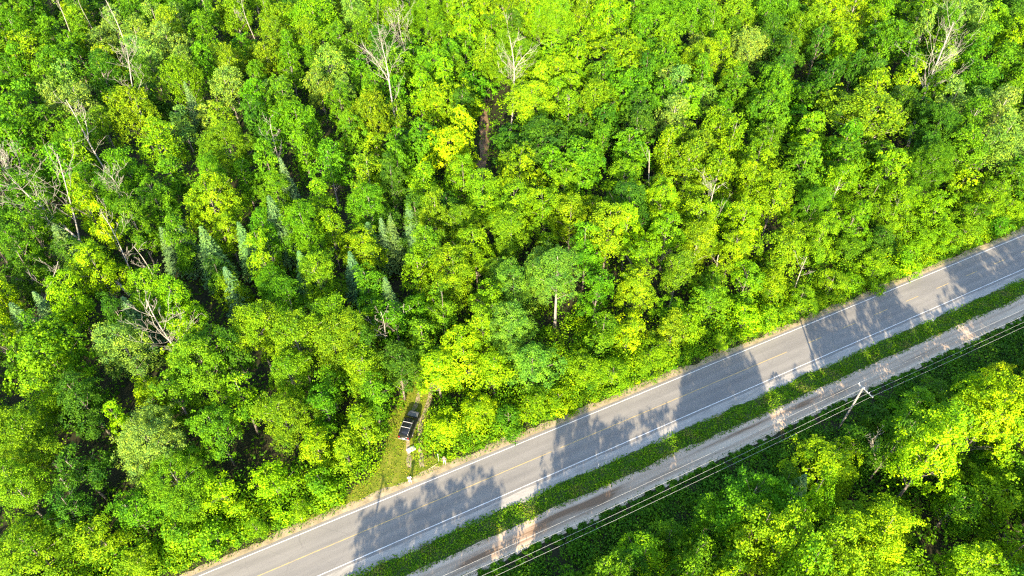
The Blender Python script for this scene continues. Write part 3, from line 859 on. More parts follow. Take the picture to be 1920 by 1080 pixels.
 (49.2, 81.7, 5.5, 5.5, 'f', 'L', 'third lime green fine-leaved tree right of the stubby pale trunk in the roadside wall'),
 (-31.8, 160.0, 7.9, 16.0, 'f', 'D', 'dark green fine-leaved tree behind the white forked snag at top centre'),
 (92.7, 120.0, 8.8, 13.3, 'f', 'G', 'second mid green fine-leaved tree in front of the leaning dead tree at upper right'),
 (61.7, 93.7, 6.5, 6.5, 'f', 'G', 'mid green fine-leaved tree in front of the big round olive crown at upper right'),
 (15.7, 66.0, 5.8, 5.2, 'm', 'L', 'second lime green clumpy tree in front of the tall tree with straight pale trunk'),
 (-50.4, 135.5, 7.6, 15.6, 'm', 'G', 'second mid green clumpy tree left of the white forked snag at top centre'),
 (38.6, 135.1, 8.4, 14.1, 'm', 'L', 'lime green clumpy tree behind the small dead crown right of centre'),
 (-12.0, 177.8, 9.3, 15.9, 'm', 'L', 'lime green clumpy tree left of the bare-topped tree at top centre'),
 (-72.2, 151.7, 7.6, 16.0, 'm', 'G', 'nearest mid green clumpy tree right of the slim dead tree in the upper left'),
 (98.8, 112.7, 7.5, 9.5, 'f', 'G', 'mid green fine-leaved tree behind the far right end of the road'),
 (38.8, 77.8, 5.1, 6.0, 'm', 'Y', 'yellow green clumpy tree in front of the stubby pale trunk in the roadside wall'),
 (82.0, 98.3, 6.0, 6.0, 'm', 'L', 'nearest lime green clumpy tree left of the far right end of the road'),
 (91.3, 113.5, 7.1, 9.1, 'm', 'L', 'second lime green clumpy tree behind the far right end of the road'),
 (-73.1, 101.9, 5.4, 15.1, 'f', 'G', 'mid green fine-leaved tree right of the big leaning dead tree at left edge'),
 (-0.5, 58.5, 4.9, 3.9, 'f', 'G', 'mid green fine-leaved tree right of the black parked vehicle'),
 (-51.4, 167.7, 8.9, 14.4, 'f', 'O', 'nearest olive green fine-leaved tree left of the white forked snag at top centre'),
 (-86.7, 119.1, 7.6, 15.8, 'f', 'G', 'mid green fine-leaved tree in front of the curved-arm snag at upper left'),
 (12.1, 33.4, 4.3, 12.0, 'm', 'G', 'second mid green clumpy tree right of the person in white'),
 (62.2, 125.8, 7.0, 13.9, 'm', 'L', 'lime green clumpy tree left of the big round olive crown at upper right'),
 (67.3, 157.9, 7.8, 14.5, 'm', 'D', 'second dark green clumpy tree left of the big round olive crown at upper right'),
 (-37.3, 173.1, 8.3, 15.0, 'f', 'G', 'mid green fine-leaved tree behind the white forked snag at top centre'),
 (96.9, 127.5, 7.6, 15.5, 'f', 'G', 'nearest mid green fine-leaved tree in front of the leaning dead tree at upper right'),
 (-59.6, 157.5, 9.1, 13.9, 'f', 'O', 'third olive green fine-leaved tree left of the white forked snag at top centre'),
 (127.2, 168.3, 8.4, 15.6, 'm', 'L', 'second lime green clumpy tree towards the top right corner'),
 (-31.8, 92.4, 4.7, 14.4, 'm', 'L', 'lime green clumpy tree left of the trio of small spruces'),
 (73.8, 171.1, 10.9, 13.8, 'f', 'O', 'second olive green fine-leaved tree behind the big round olive crown at upper right'),
 (-84.4, 92.7, 5.6, 15.5, 'm', 'G', 'mid green clumpy tree in front of the big leaning dead tree at left edge'),
 (-3.0, 75.5, 6.4, 13.7, 'm', 'L', 'nearest lime green clumpy tree left of the tall tree with straight pale trunk'),
 (-94.9, 113.9, 7.9, 11.2, 'm', 'G', 'nearest mid green clumpy tree behind the big leaning dead tree at left edge'),
 (109.0, 165.7, 8.9, 13.6, 'm', 'G', 'mid green clumpy tree behind the leaning dead tree at upper right'),
 (-27.5, 108.7, 6.0, 14.9, 'f', 'O', 'olive green fine-leaved tree behind the trio of small spruces'),
 (10.6, 149.4, 9.8, 14.6, 'm', 'L', 'second lime green clumpy tree right of the bare-topped tree at top centre'),
 (-85.9, 153.7, 7.2, 15.4, 'f', 'P', 'nearest pale grey-green fine-leaved tree right of the slim dead tree in the upper left'),
 (30.7, 116.0, 5.0, 15.4, 'f', 'L', 'lime green fine-leaved tree left of the small dead crown right of centre'),
 (89.0, 103.5, 6.1, 6.8, 'm', 'G', 'mid green clumpy tree left of the far right end of the road'),
 (-17.4, 97.2, 5.8, 14.5, 'm', 'D', 'second dark green clumpy tree right of the trio of small spruces'),
 (92.7, 185.3, 10.1, 15.8, 'f', 'L', 'lime green fine-leaved tree left of the leaning dead tree at upper right'),
 (-27.5, 71.6, 6.4, 14.3, 'f', 'O', 'nearest olive green fine-leaved tree in front of the trio of small spruces'),
 (-60.0, 176.5, 10.9, 14.1, 'f', 'O', 'second olive green fine-leaved tree left of the white forked snag at top centre'),
 (-21.8, 74.6, 6.1, 11.4, 'm', 'G', 'second mid green clumpy tree in front of the trio of small spruces'),
 (9.5, 31.2, 3.6, 15.5, 'm', 'G', 'nearest mid green clumpy tree right of the person in white'),
 (-52.7, 111.4, 5.1, 11.0, 'f', 'G', 'mid green fine-leaved tree behind the tallest blue-green spruce'),
 (-86.2, 89.9, 5.5, 14.5, 'm', 'D', 'dark green clumpy tree in front of the big leaning dead tree at left edge'),
 (-0.5, 127.0, 8.9, 9.1, 'm', 'D', 'nearest dark green clumpy tree right of the brown trail gap'),
 (116.1, 177.0, 9.8, 16.0, 'f', 'P', 'pale grey-green fine-leaved tree behind the leaning dead tree at upper right'),
 (-15.4, 77.0, 7.9, 9.1, 'm', 'G', 'third mid green clumpy tree in front of the trio of small spruces'),
 (66.1, 166.9, 8.9, 15.4, 'f', 'D', 'dark green fine-leaved tree towards the top edge middle'),
 (35.8, 150.9, 8.8, 16.1, 'm', 'G', 'second mid green clumpy tree towards the top edge middle'),
 (-70.9, 129.9, 5.4, 12.1, 'f', 'P', 'pale grey-green fine-leaved tree in front of the slim dead tree in the upper left'),
 (53.8, 58.8, 4.7, 3.8, 'm', 'D', 'nearest dark green clumpy tree right of the utility pole'),
 (42.0, 33.8, 6.1, 9.0, 'm', 'L', 'fifth lime green clumpy tree in front of the lone yellow tree beside the pole'),
 (-52.3, 59.6, 5.1, 9.7, 'm', 'Y', 'yellow green clumpy tree in front of the many-branched dead tree at left'),
 (-48.8, 114.1, 4.8, 14.5, 'm', 'G', 'second mid green clumpy tree behind the tallest blue-green spruce'),
 (-24.2, 67.9, 6.5, 14.6, 'f', 'O', 'second olive green fine-leaved tree in front of the trio of small spruces'),
 (-117.2, 170.1, 8.2, 14.3, 'm', 'G', 'second mid green clumpy tree towards the top left corner'),
 (-80.8, 75.7, 4.8, 14.5, 'm', 'Y', 'yellow green clumpy tree left of the yellow double crown at left'),
 (25.1, 32.9, 4.8, 12.9, 'm', 'G', 'fourth mid green clumpy tree left of the lone yellow tree beside the pole'),
 (-26.7, 61.5, 5.4, 9.8, 'm', 'G', 'second mid green clumpy tree left of the black parked vehicle'),
 (27.3, 132.4, 8.3, 15.1, 'm', 'D', 'dark green clumpy tree towards the top edge middle'),
 (16.2, 163.1, 8.9, 11.7, 'm', 'L', 'third lime green clumpy tree right of the bare-topped tree at top centre'),
 (20.7, 146.3, 8.9, 14.9, 'm', 'G', 'mid green clumpy tree right of the bare-topped tree at top centre'),
 (126.7, 178.1, 11.2, 14.2, 'm', 'L', 'nearest lime green clumpy tree towards the top right corner'),
 (-129.4, 184.1, 7.2, 16.2, 'm', 'G', 'nearest mid green clumpy tree towards the top left corner'),
 (99.3, 147.3, 7.2, 13.4, 'm', 'G', 'mid green clumpy tree in front of the leaning dead tree at upper right'),
 (-53.3, 52.8, 3.8, 13.3, 'm', 'Y', 'yellow green clumpy tree behind the short broken snag at lower left'),
 (-86.0, 126.9, 5.0, 13.7, 'f', 'O', 'olive green fine-leaved tree right of the curved-arm snag at upper left'),
 (-50.2, 84.5, 5.1, 9.8, 'm', 'D', 'dark green clumpy tree behind the many-branched dead tree at left'),
 (36.9, 118.0, 8.6, 13.8, 'f', 'O', 'olive green fine-leaved tree behind the small dead crown right of centre'),
 (31.3, 38.9, 5.8, 16.4, 'm', 'G', 'nearest mid green clumpy tree left of the lone yellow tree beside the pole'),
 (65.3, 48.2, 6.5, 9.7, 'm', 'G', 'second mid green clumpy tree towards the bottom right corner'),
 (71.8, 92.2, 5.0, 6.0, 'm', 'Y', 'yellow green clumpy tree left of the far right end of the road'),
 (51.9, 171.7, 7.0, 15.9, 'f', 'G', 'second mid green fine-leaved tree towards the top edge middle'),
 (7.1, 61.9, 4.8, 3.9, 'm', 'Y', 'second yellow green clumpy tree in front of the tall tree with straight pale trunk'),
 (-85.2, 113.7, 6.3, 15.8, 'f', 'O', 'olive green fine-leaved tree in front of the curved-arm snag at upper left'),
 (-95.4, 168.5, 8.9, 13.8, 'f', 'P', 'pale grey-green fine-leaved tree behind the slim dead tree in the upper left'),
 (76.6, 97.5, 5.6, 5.6, 'f', 'L', 'second lime green fine-leaved tree left of the far right end of the road'),
 (-68.1, 135.6, 8.9, 9.9, 'f', 'P', 'third pale grey-green fine-leaved tree right of the slim dead tree in the upper left'),
]
REST = [
 (-134.8, 185.0, 7.2, 15.8, 'm', 'G'), (-116.5, 159.3, 6.5, 15.1, 'm', 'L'), (-128.9, 173.5, 6.9, 13.9, 'f', 'G'), (-100.2, 143.8, 6.1, 15.9, 'f', 'P'),
 (-93.1, 176.3, 5.9, 14.7, 'f', 'P'), (-103.5, 174.7, 6.1, 14.4, 'f', 'P'), (-67.5, 154.1, 7.6, 14.6, 'f', 'O'), (-97.8, 190.9, 8.3, 13.8, 'm', 'G'),
 (-116.0, 182.1, 8.6, 15.4, 'm', 'D'), (-57.3, 107.8, 7.2, 14.6, 'f', 'G'), (-102.3, 185.0, 7.9, 14.1, 'f', 'G'), (-89.4, 186.0, 7.3, 15.6, 'f', 'G'),
 (-31.3, 142.1, 7.0, 14.2, 'm', 'G'), (-42.0, 181.6, 7.8, 15.3, 'f', 'P'), (2.9, 181.9, 8.6, 15.5, 'm', 'L'), (20.2, 184.3, 8.7, 14.3, 'f', 'O'),
 (37.8, 140.1, 7.2, 16.0, 'f', 'P'), (-10.6, 131.2, 5.7, 15.5, 'm', 'D'), (-23.0, 116.4, 6.4, 15.0, 'm', 'G'), (-2.9, 185.8, 8.7, 15.8, 'f', 'O'),
 (119.1, 155.8, 9.0, 14.0, 'm', 'G'), (68.9, 183.6, 10.0, 14.6, 'f', 'G'), (109.1, 182.7, 10.0, 14.9, 'f', 'G'), (134.8, 182.5, 8.6, 13.8, 'm', 'D'),
 (-79.7, 102.1, 4.4, 14.0, 'm', 'Y'), (-60.3, 71.9, 5.0, 14.4, 'm', 'D'), (-41.2, 65.6, 4.8, 14.5, 'm', 'D'), (20.4, 92.9, 6.6, 15.9, 'm', 'Y'),
 (-20.8, 66.0, 4.0, 13.6, 'm', 'D'), (-14.6, 87.5, 5.5, 14.6, 'f', 'O'), (43.1, 78.3, 4.5, 5.0, 'm', 'Y'), (28.6, 75.2, 6.1, 7.6, 'f', 'L'),
 (33.8, 72.9, 2.6, 4.6, 'm', 'L'), (-28.3, 43.5, 2.6, 4.2, 'm', 'L'), (-33.3, 41.2, 2.8, 4.4, 'm', 'L'), (67.3, 54.9, 7.2, 16.5, 'm', 'Y'),
 (59.6, 47.7, 6.5, 7.8, 'm', 'L'), (60.0, 60.1, 6.4, 5.1, 'm', 'L'), (64.5, 62.2, 5.6, 4.5, 'm', 'G'), (49.5, 42.3, 7.6, 5.7, 'm', 'L'),
 (43.9, 41.0, 7.2, 6.1, 'm', 'L'), (24.0, 31.0, 2.9, 13.5, 'm', 'Y'), (13.9, 33.8, 4.4, 10.3, 'm', 'D'), (35.8, 45.0, 3.4, 11.0, 'm', 'D'),
 (53.5, 51.0, 5.2, 3.3, 'm', 'G'), (56.8, 51.0, 5.6, 16.7, 'm', 'L'), (53.6, 53.5, 4.4, 12.6, 'm', 'G'), (-60.5, 191.2, 8.9, 14.4, 'f', 'D'),
 (89.1, 231.4, 5.7, 11.9, 'f', 'D'), (-102.6, 202.7, 6.5, 11.5, 'm', 'G'), (-92.2, 205.5, 8.9, 14.5, 'm', 'G'), (-6.9, 209.9, 5.0, 14.0, 'f', 'O'),
 (-29.5, 184.3, 5.6, 12.0, 'f', 'O'), (154.8, 218.0, 8.9, 15.4, 'm', 'D'), (-34.6, 196.4, 8.9, 9.6, 'f', 'P'), (90.0, 159.7, 5.3, 15.4, 'm', 'G'),
 (117.4, 163.2, 6.6, 15.9, 'm', 'G'), (-163.4, 229.4, 8.4, 14.7, 'm', 'G'), (-80.7, 56.3, 8.9, 11.0, 'm', 'D'), (-21.5, 224.4, 7.7, 9.4, 'm', 'L'),
 (138.3, 198.5, 5.8, 16.0, 'm', 'D'), (4.7, 26.0, 8.3, 9.9, 'm', 'G'), (61.1, 211.8, 8.9, 9.0, 'f', 'O'), (-147.6, 193.8, 6.9, 15.6, 'm', 'G'),
 (-135.0, 169.3, 6.4, 12.7, 'f', 'G'), (113.1, 215.5, 5.9, 12.3, 'f', 'G'), (72.2, 217.0, 8.5, 9.2, 'f', 'G'), (86.9, 136.6, 7.1, 13.2, 'f', 'D'),
 (121.0, 210.6, 7.6, 11.2, 'm', 'D'), (-89.4, 82.0, 8.9, 11.6, 'm', 'D'), (56.9, 196.6, 7.8, 10.7, 'f', 'G'), (117.7, 200.9, 8.9, 14.1, 'f', 'G'),
 (102.0, 153.0, 6.5, 14.6, 'm', 'L'), (-114.0, 199.6, 6.4, 9.5, 'm', 'G'), (-127.2, 151.5, 8.9, 13.8, 'f', 'G'), (-109.9, 191.8, 6.8, 10.1, 'f', 'G'),
 (129.7, 150.0, 8.9, 12.1, 'm', 'L'), (-154.8, 205.9, 7.7, 13.6, 'm', 'D'), (-135.9, 214.2, 5.5, 11.1, 'm', 'G'), (-82.4, 211.3, 7.5, 14.5, 'f', 'G'),
 (-109.4, 162.6, 6.2, 14.0, 'm', 'G'), (12.3, 130.6, 6.1, 15.5, 'f', 'O'), (96.0, 226.9, 8.9, 15.6, 'f', 'L'), (14.3, 225.6, 6.8, 12.2, 'f', 'O'),
 (153.9, 207.0, 8.2, 11.6, 'm', 'D'), (4.7, 227.9, 8.9, 12.8, 'f', 'O'), (-4.9, 28.1, 4.4, 6.3, 'm', 'G'), (108.1, 202.7, 8.5, 15.0, 'f', 'G'),
 (141.7, 212.8, 8.9, 15.1, 'm', 'G'), (108.1, 116.6, 6.7, 8.9, 'f', 'P'), (-48.4, 208.9, 6.1, 12.9, 'f', 'D'), (88.1, 69.7, 7.0, 12.4, 'm', 'G'),
 (100.6, 192.6, 8.9, 16.1, 'f', 'L'), (-133.2, 227.5, 8.5, 15.0, 'm', 'G'), (-163.6, 203.3, 8.9, 14.2, 'm', 'G'), (-54.0, 144.1, 8.4, 11.3, 'f', 'P'),
 (68.1, 230.9, 8.9, 9.0, 'f', 'G'), (121.5, 218.5, 5.5, 14.6, 'm', 'D'), (109.5, 128.2, 6.1, 8.8, 'f', 'P'), (143.5, 174.8, 8.9, 12.6, 'm', 'D'),
 (161.9, 203.1, 7.9, 11.2, 'm', 'D'), (-159.0, 222.6, 8.9, 11.4, 'm', 'G'), (-122.7, 192.2, 8.8, 15.2, 'm', 'O'), (-111.1, 126.2, 5.2, 12.8, 'm', 'G'),
 (-103.9, 227.0, 5.6, 15.8, 'm', 'D'), (17.1, 213.1, 8.9, 11.6, 'f', 'L'), (-158.4, 215.1, 5.1, 10.5, 'm', 'G'), (99.7, 219.4, 8.9, 14.6, 'f', 'L'),
 (-39.6, 208.6, 8.6, 8.9, 'f', 'P'), (-30.7, 203.5, 5.8, 12.9, 'f', 'L'), (54.4, 136.7, 5.9, 12.1, 'm', 'G'), (-74.9, 221.7, 5.2, 14.3, 'f', 'O'),
 (9.9, 190.7, 8.1, 15.5, 'm', 'L'), (133.1, 204.5, 8.8, 8.8, 'm', 'D'), (9.4, 201.1, 8.9, 14.6, 'm', 'L'), (96.2, 201.0, 7.6, 11.3, 'f', 'L'),
 (-123.5, 135.6, 8.6, 12.7, 'f', 'G'), (-8.7, 150.0, 8.9, 9.9, 'm', 'G'), (103.4, 137.9, 7.3, 12.4, 'f', 'P'), (41.2, 216.8, 5.3, 12.3, 'f', 'G'),
 (-103.4, 218.1, 8.2, 11.5, 'm', 'G'), (38.0, 210.2, 8.9, 10.1, 'f', 'G'), (43.6, 162.5, 8.9, 10.2, 'm', 'L'), (4.4, 218.6, 7.2, 13.0, 'f', 'L'),
 (87.3, 152.9, 7.9, 9.1, 'm', 'L'), (-103.3, 106.2, 7.8, 8.7, 'm', 'G'), (77.4, 225.6, 7.4, 16.1, 'f', 'L'), (-116.1, 221.6, 6.7, 12.5, 'm', 'D'),
 (-114.5, 134.0, 8.7, 9.7, 'm', 'G'), (98.9, 181.6, 7.9, 13.3, 'f', 'L'), (74.9, 151.9, 8.9, 10.8, 'm', 'D'), (-72.3, 194.4, 6.5, 13.3, 'f', 'O'),
 (-24.7, 231.1, 8.0, 14.4, 'f', 'O'), (-176.4, 229.4, 6.0, 15.9, 'm', 'O'), (-22.0, 208.8, 5.5, 10.5, 'f', 'L'), (-85.4, 73.5, 6.0, 14.0, 'm', 'D'),
 (95.9, 154.2, 5.0, 12.5, 'm', 'G'), (-100.2, 160.7, 8.9, 11.3, 'f', 'O'), (141.7, 221.4, 6.0, 11.6, 'm', 'G'), (-19.3, 167.9, 5.2, 9.5, 'f', 'L'),
 (176.1, 231.3, 5.8, 11.8, 'm', 'D'), (112.4, 223.4, 8.3, 12.8, 'f', 'L'), (-72.0, 213.9, 8.5, 14.2, 'f', 'G'), (88.7, 210.6, 8.9, 10.9, 'f', 'L'),
 (103.6, 160.7, 5.1, 10.9, 'm', 'G'), (76.8, 185.6, 8.9, 11.4, 'f', 'G'), (34.4, 162.7, 6.7, 12.3, 'm', 'G'), (-82.6, 141.3, 8.4, 11.4, 'f', 'D'),
 (-60.7, 217.2, 8.9, 9.3, 'f', 'D'), (166.2, 215.6, 6.8, 10.4, 'm', 'D'), (-39.5, 216.7, 5.1, 8.9, 'f', 'O'), (-128.9, 195.5, 5.2, 9.4, 'm', 'D'),
 (15.4, 153.0, 5.7, 8.9, 'm', 'L'), (-86.4, 220.2, 6.0, 12.9, 'm', 'G'), (-58.6, 204.8, 8.7, 14.2, 'f', 'P'), (-46.2, 222.4, 6.9, 14.7, 'f', 'P'),
 (-69.8, 171.6, 8.9, 8.8, 'm', 'G'), (-130.7, 219.8, 8.4, 10.3, 'm', 'G'), (73.7, 64.4, 5.2, 7.5, 'm', 'Y'), (29.5, 205.8, 8.9, 13.5, 'm', 'G'),
 (86.0, 204.4, 6.8, 10.5, 'f', 'G'), (-122.6, 199.2, 6.3, 13.7, 'm', 'D'), (-15.7, 125.7, 8.9, 9.5, 'm', 'D'), (110.2, 138.9, 7.3, 13.2, 'm', 'G'),
 (77.1, 213.6, 6.4, 12.2, 'f', 'D'), (-121.9, 213.0, 8.9, 12.3, 'm', 'G'), (132.5, 160.2, 8.9, 15.2, 'm', 'G'), (122.2, 144.4, 6.3, 14.5, 'm', 'L'),
 (27.4, 231.3, 6.3, 16.1, 'f', 'O'), (-57.0, 138.1, 5.8, 14.4, 'm', 'G'), (-44.8, 202.3, 8.9, 14.8, 'f', 'O'), (-139.2, 207.5, 8.9, 15.7, 'm', 'G'),
 (56.2, 215.0, 5.7, 9.4, 'f', 'O'), (83.4, 223.9, 5.1, 9.5, 'f', 'L'), (65.9, 173.1, 6.8, 9.9, 'f', 'G'), (-37.7, 224.4, 8.9, 13.9, 'f', 'O'),
 (22.5, 203.0, 8.1, 14.9, 'f', 'G'), (-97.4, 226.5, 7.7, 14.1, 'm', 'G'), (70.0, 36.8, 5.9, 13.4, 'm', 'G'), (140.2, 205.8, 8.8, 13.1, 'm', 'D'),
 (103.1, 213.1, 6.0, 14.0, 'f', 'L'), (-50.8, 215.1, 8.9, 15.2, 'f', 'P'), (0.6, 223.3, 6.5, 14.3, 'f', 'O'), (12.9, 179.0, 8.9, 14.6, 'f', 'L'),
 (153.1, 192.2, 6.2, 13.4, 'm', 'L'), (89.6, 143.7, 6.6, 9.4, 'f', 'P'), (58.4, 231.9, 5.4, 9.6, 'f', 'G'), (140.3, 230.3, 8.9, 15.0, 'm', 'D'),
 (41.1, 169.7, 5.9, 14.5, 'm', 'G'), (-61.8, 128.0, 6.4, 14.1, 'm', 'O'), (146.2, 226.1, 5.9, 12.3, 'm', 'D'), (115.4, 123.6, 7.1, 9.6, 'f', 'P'),
 (101.0, 205.4, 6.8, 9.1, 'f', 'L'), (134.1, 215.9, 8.9, 15.5, 'm', 'L'), (56.9, 221.4, 8.9, 12.7, 'f', 'G'), (-169.5, 219.7, 7.9, 15.9, 'm', 'G'),
 (-72.2, 227.3, 5.5, 11.2, 'm', 'G'), (3.7, 208.5, 8.9, 9.5, 'f', 'O'), (-66.0, 186.3, 5.6, 11.3, 'f', 'O'), (-107.3, 144.9, 5.4, 15.0, 'm', 'G'),
 (-123.0, 175.0, 5.9, 9.6, 'f', 'G'), (2.4, 148.1, 5.2, 14.2, 'f', 'L'), (-31.5, 209.4, 5.4, 13.2, 'f', 'P'), (-5.9, 220.6, 7.7, 14.7, 'f', 'O'),
 (-11.8, 163.4, 8.9, 11.7, 'm', 'G'), (75.3, 161.7, 5.1, 16.2, 'm', 'D'), (-17.3, 110.8, 8.3, 9.4, 'm', 'G'), (34.1, 221.9, 7.1, 15.7, 'f', 'O'),
 (-72.4, 55.0, 8.9, 9.0, 'm', 'L'), (-116.0, 119.1, 6.3, 11.1, 'm', 'G'), (145.3, 208.2, 5.4, 12.9, 'm', 'L'), (-150.3, 230.4, 7.6, 11.9, 'm', 'G'),
 (-27.7, 221.1, 8.2, 14.5, 'f', 'O'), (-43.1, 190.7, 8.9, 13.6, 'f', 'P'), (148.1, 212.2, 5.5, 12.4, 'm', 'D'), (-82.1, 225.8, 5.9, 10.2, 'f', 'O'),
 (-12.0, 212.0, 8.9, 10.8, 'm', 'L'), (23.6, 214.4, 6.3, 10.1, 'm', 'L'), (16.6, 204.4, 7.8, 11.6, 'f', 'O'), (-71.7, 160.9, 8.9, 11.1, 'f', 'O'),
 (39.6, 102.1, 8.9, 9.0, 'm', 'L'), (46.8, 212.6, 8.9, 9.7, 'f', 'G'), (-169.7, 226.9, 6.7, 9.2, 'm', 'G'), (80.0, 176.5, 7.9, 14.9, 'f', 'O'),
 (-68.3, 219.5, 5.7, 12.9, 'f', 'O'), (6.6, 92.0, 5.6, 9.2, 'm', 'L'), (146.5, 201.0, 8.9, 15.4, 'm', 'D'), (-104.3, 167.7, 7.8, 12.1, 'f', 'P'),
 (80.0, 149.2, 5.8, 16.1, 'm', 'D'), (97.0, 136.0, 6.5, 15.0, 'f', 'P'), (-79.6, 190.9, 8.9, 12.5, 'f', 'O'), (-10.0, 226.9, 8.7, 13.1, 'f', 'L'),
 (-5.3, 172.8, 8.2, 13.2, 'm', 'G'), (28.0, 107.3, 6.6, 10.4, 'm', 'L'), (159.2, 194.5, 6.6, 13.4, 'm', 'D'), (-50.6, 186.5, 7.1, 11.4, 'f', 'P'),
 (-56.9, 231.4, 6.8, 10.4, 'f', 'O'), (18.6, 121.9, 5.4, 13.4, 'm', 'G'), (-44.8, 231.7, 5.6, 9.6, 'f', 'P'), (102.0, 123.8, 6.0, 13.9, 'f', 'P'),
 (124.4, 228.4, 8.9, 13.7, 'm', 'D'), (36.2, 200.2, 5.3, 9.0, 'f', 'L'), (-13.5, 205.1, 5.7, 15.7, 'f', 'O'), (67.8, 147.0, 8.9, 8.8, 'm', 'G'),
 (-110.0, 204.7, 6.2, 11.7, 'm', 'G'), (-112.2, 114.6, 5.3, 15.2, 'm', 'G'), (-141.1, 229.6, 6.4, 16.0, 'm', 'G'), (1.5, 175.6, 7.9, 14.6, 'm', 'L'),
 (127.9, 187.9, 8.9, 14.2, 'm', 'D'), (124.2, 136.4, 8.7, 10.8, 'f', 'P'), (-15.1, 146.1, 5.7, 15.3, 'm', 'L'), (15.2, 101.2, 8.9, 10.0, 'm', 'L'),
 (142.4, 182.6, 5.0, 10.3, 'm', 'D'), (89.5, 174.1, 8.9, 10.2, 'f', 'L'), (-4.0, 214.7, 5.2, 14.7, 'f', 'G'), (135.5, 154.6, 6.0, 15.7, 'm', 'G'),
 (-0.6, 30.2, 4.4, 6.4, 'm', 'G'), (135.4, 172.5, 5.9, 12.9, 'm', 'D'), (-100.5, 97.4, 5.2, 13.7, 'm', 'D'), (34.1, 231.5, 8.0, 13.8, 'm', 'G'),
 (120.7, 223.5, 5.4, 10.6, 'f', 'G'), (-92.4, 122.6, 6.5, 10.5, 'f', 'G'), (-142.9, 178.5, 7.0, 12.4, 'm', 'G'), (14.5, 124.9, 7.8, 13.4, 'm', 'D'),
 (18.0, 26.7, 9.4, 14.1, 'm', 'L'), (30.4, 145.5, 6.9, 15.8, 'm', 'D'), (143.8, 191.1, 8.9, 13.0, 'm', 'D'), (-146.9, 203.0, 8.9, 9.7, 'm', 'G'),
 (-101.0, 91.5, 5.7, 13.8, 'm', 'D'), (121.1, 189.9, 6.5, 14.3, 'm', 'L'), (-119.5, 231.8, 6.6, 13.2, 'm', 'D'), (120.5, 150.4, 5.6, 16.0, 'm', 'G'),
 (-128.8, 204.6, 8.9, 14.6, 'm', 'G'), (-107.1, 178.2, 5.1, 10.3, 'f', 'P'), (133.4, 226.2, 5.5, 15.9, 'm', 'D'), (-88.4, 229.6, 8.9, 13.5, 'm', 'G'),
 (-26.2, 171.6, 8.9, 9.1, 'f', 'L'), (-55.4, 221.8, 5.6, 11.9, 'f', 'O'), (-10.5, 123.5, 5.5, 15.8, 'm', 'Y'), (50.0, 187.6, 8.9, 15.7, 'f', 'O'),
 (45.5, 218.6, 6.8, 12.8, 'f', 'G'), (-80.1, 158.8, 6.1, 11.6, 'f', 'P'), (-146.8, 215.5, 5.5, 14.7, 'm', 'G'), (68.7, 203.8, 8.9, 13.9, 'f', 'G'),
 (66.4, 214.9, 6.4, 14.6, 'f', 'O'), (51.6, 201.4, 5.9, 8.9, 'f', 'G'), (-118.7, 142.0, 8.8, 12.6, 'f', 'G'), (-25.7, 142.8, 5.8, 13.0, 'm', 'G'),
 (96.1, 212.2, 8.6, 15.6, 'f', 'L'), (32.9, 184.0, 8.9, 16.1, 'm', 'G'), (-2.1, 205.5, 5.6, 15.9, 'f', 'O'), (-146.1, 172.4, 5.2, 11.2, 'm', 'G'),
 (-35.9, 189.0, 7.6, 13.8, 'f', 'O'), (155.3, 229.1, 7.9, 15.9, 'm', 'L'), (10.3, 229.8, 5.2, 11.3, 'f', 'O'), (-58.5, 167.4, 6.8, 15.4, 'f', 'O'),
 (61.9, 148.0, 5.8, 15.8, 'm', 'D'), (-111.0, 215.7, 8.9, 11.6, 'f', 'G'), (37.1, 216.9, 5.2, 14.2, 'f', 'O'), (22.4, 227.8, 8.5, 15.4, 'f', 'O'),
 (73.0, 178.1, 5.9, 14.7, 'f', 'G'), (-91.5, 157.5, 7.1, 14.8, 'f', 'P'), (83.3, 65.2, 6.5, 15.6, 'm', 'Y'), (76.1, 54.7, 9.4, 12.1, 'm', 'D'),
 (41.4, 222.6, 5.3, 15.9, 'f', 'G'), (166.7, 207.5, 6.1, 13.0, 'm', 'D'), (-28.4, 191.4, 5.4, 15.7, 'f', 'D'), (-71.5, 203.2, 8.9, 14.3, 'f', 'O'),
 (133.6, 176.6, 5.2, 12.0, 'm', 'D'), (116.2, 143.6, 8.0, 13.1, 'm', 'L'), (-11.5, 100.1, 5.1, 12.5, 'm', 'D'), (20.5, 172.6, 6.4, 9.7, 'm', 'L'),
 (66.1, 191.4, 7.1, 12.2, 'f', 'G'), (13.2, 143.1, 5.7, 12.9, 'm', 'L'), (20.2, 194.5, 7.8, 15.7, 'f', 'O'), (65.0, 34.2, 5.1, 13.9, 'm', 'L'),
 (-107.5, 137.9, 5.7, 14.2, 'm', 'G'), (-112.8, 175.8, 7.1, 14.7, 'm', 'O'), (-140.2, 188.6, 5.5, 13.3, 'm', 'G'), (114.0, 188.2, 8.0, 14.6, 'f', 'G'),
 (129.2, 210.5, 7.7, 12.4, 'm', 'L'), (136.3, 165.2, 5.9, 13.9, 'm', 'L'), (-27.4, 138.7, 5.2, 9.6, 'm', 'D'), (-147.0, 186.1, 7.3, 12.5, 'm', 'O'),
 (71.8, 48.3, 6.8, 13.9, 'm', 'G'), (83.6, 182.5, 8.9, 15.6, 'f', 'L'), (112.5, 207.3, 5.5, 16.1, 'f', 'G'), (167.8, 230.8, 6.1, 13.2, 'm', 'L'),
 (111.4, 159.0, 6.6, 15.5, 'm', 'G'), (-155.0, 196.2, 5.5, 10.9, 'm', 'G'), (114.7, 115.7, 5.6, 6.8, 'f', 'P'), (54.8, 208.3, 5.0, 9.7, 'f', 'G'),
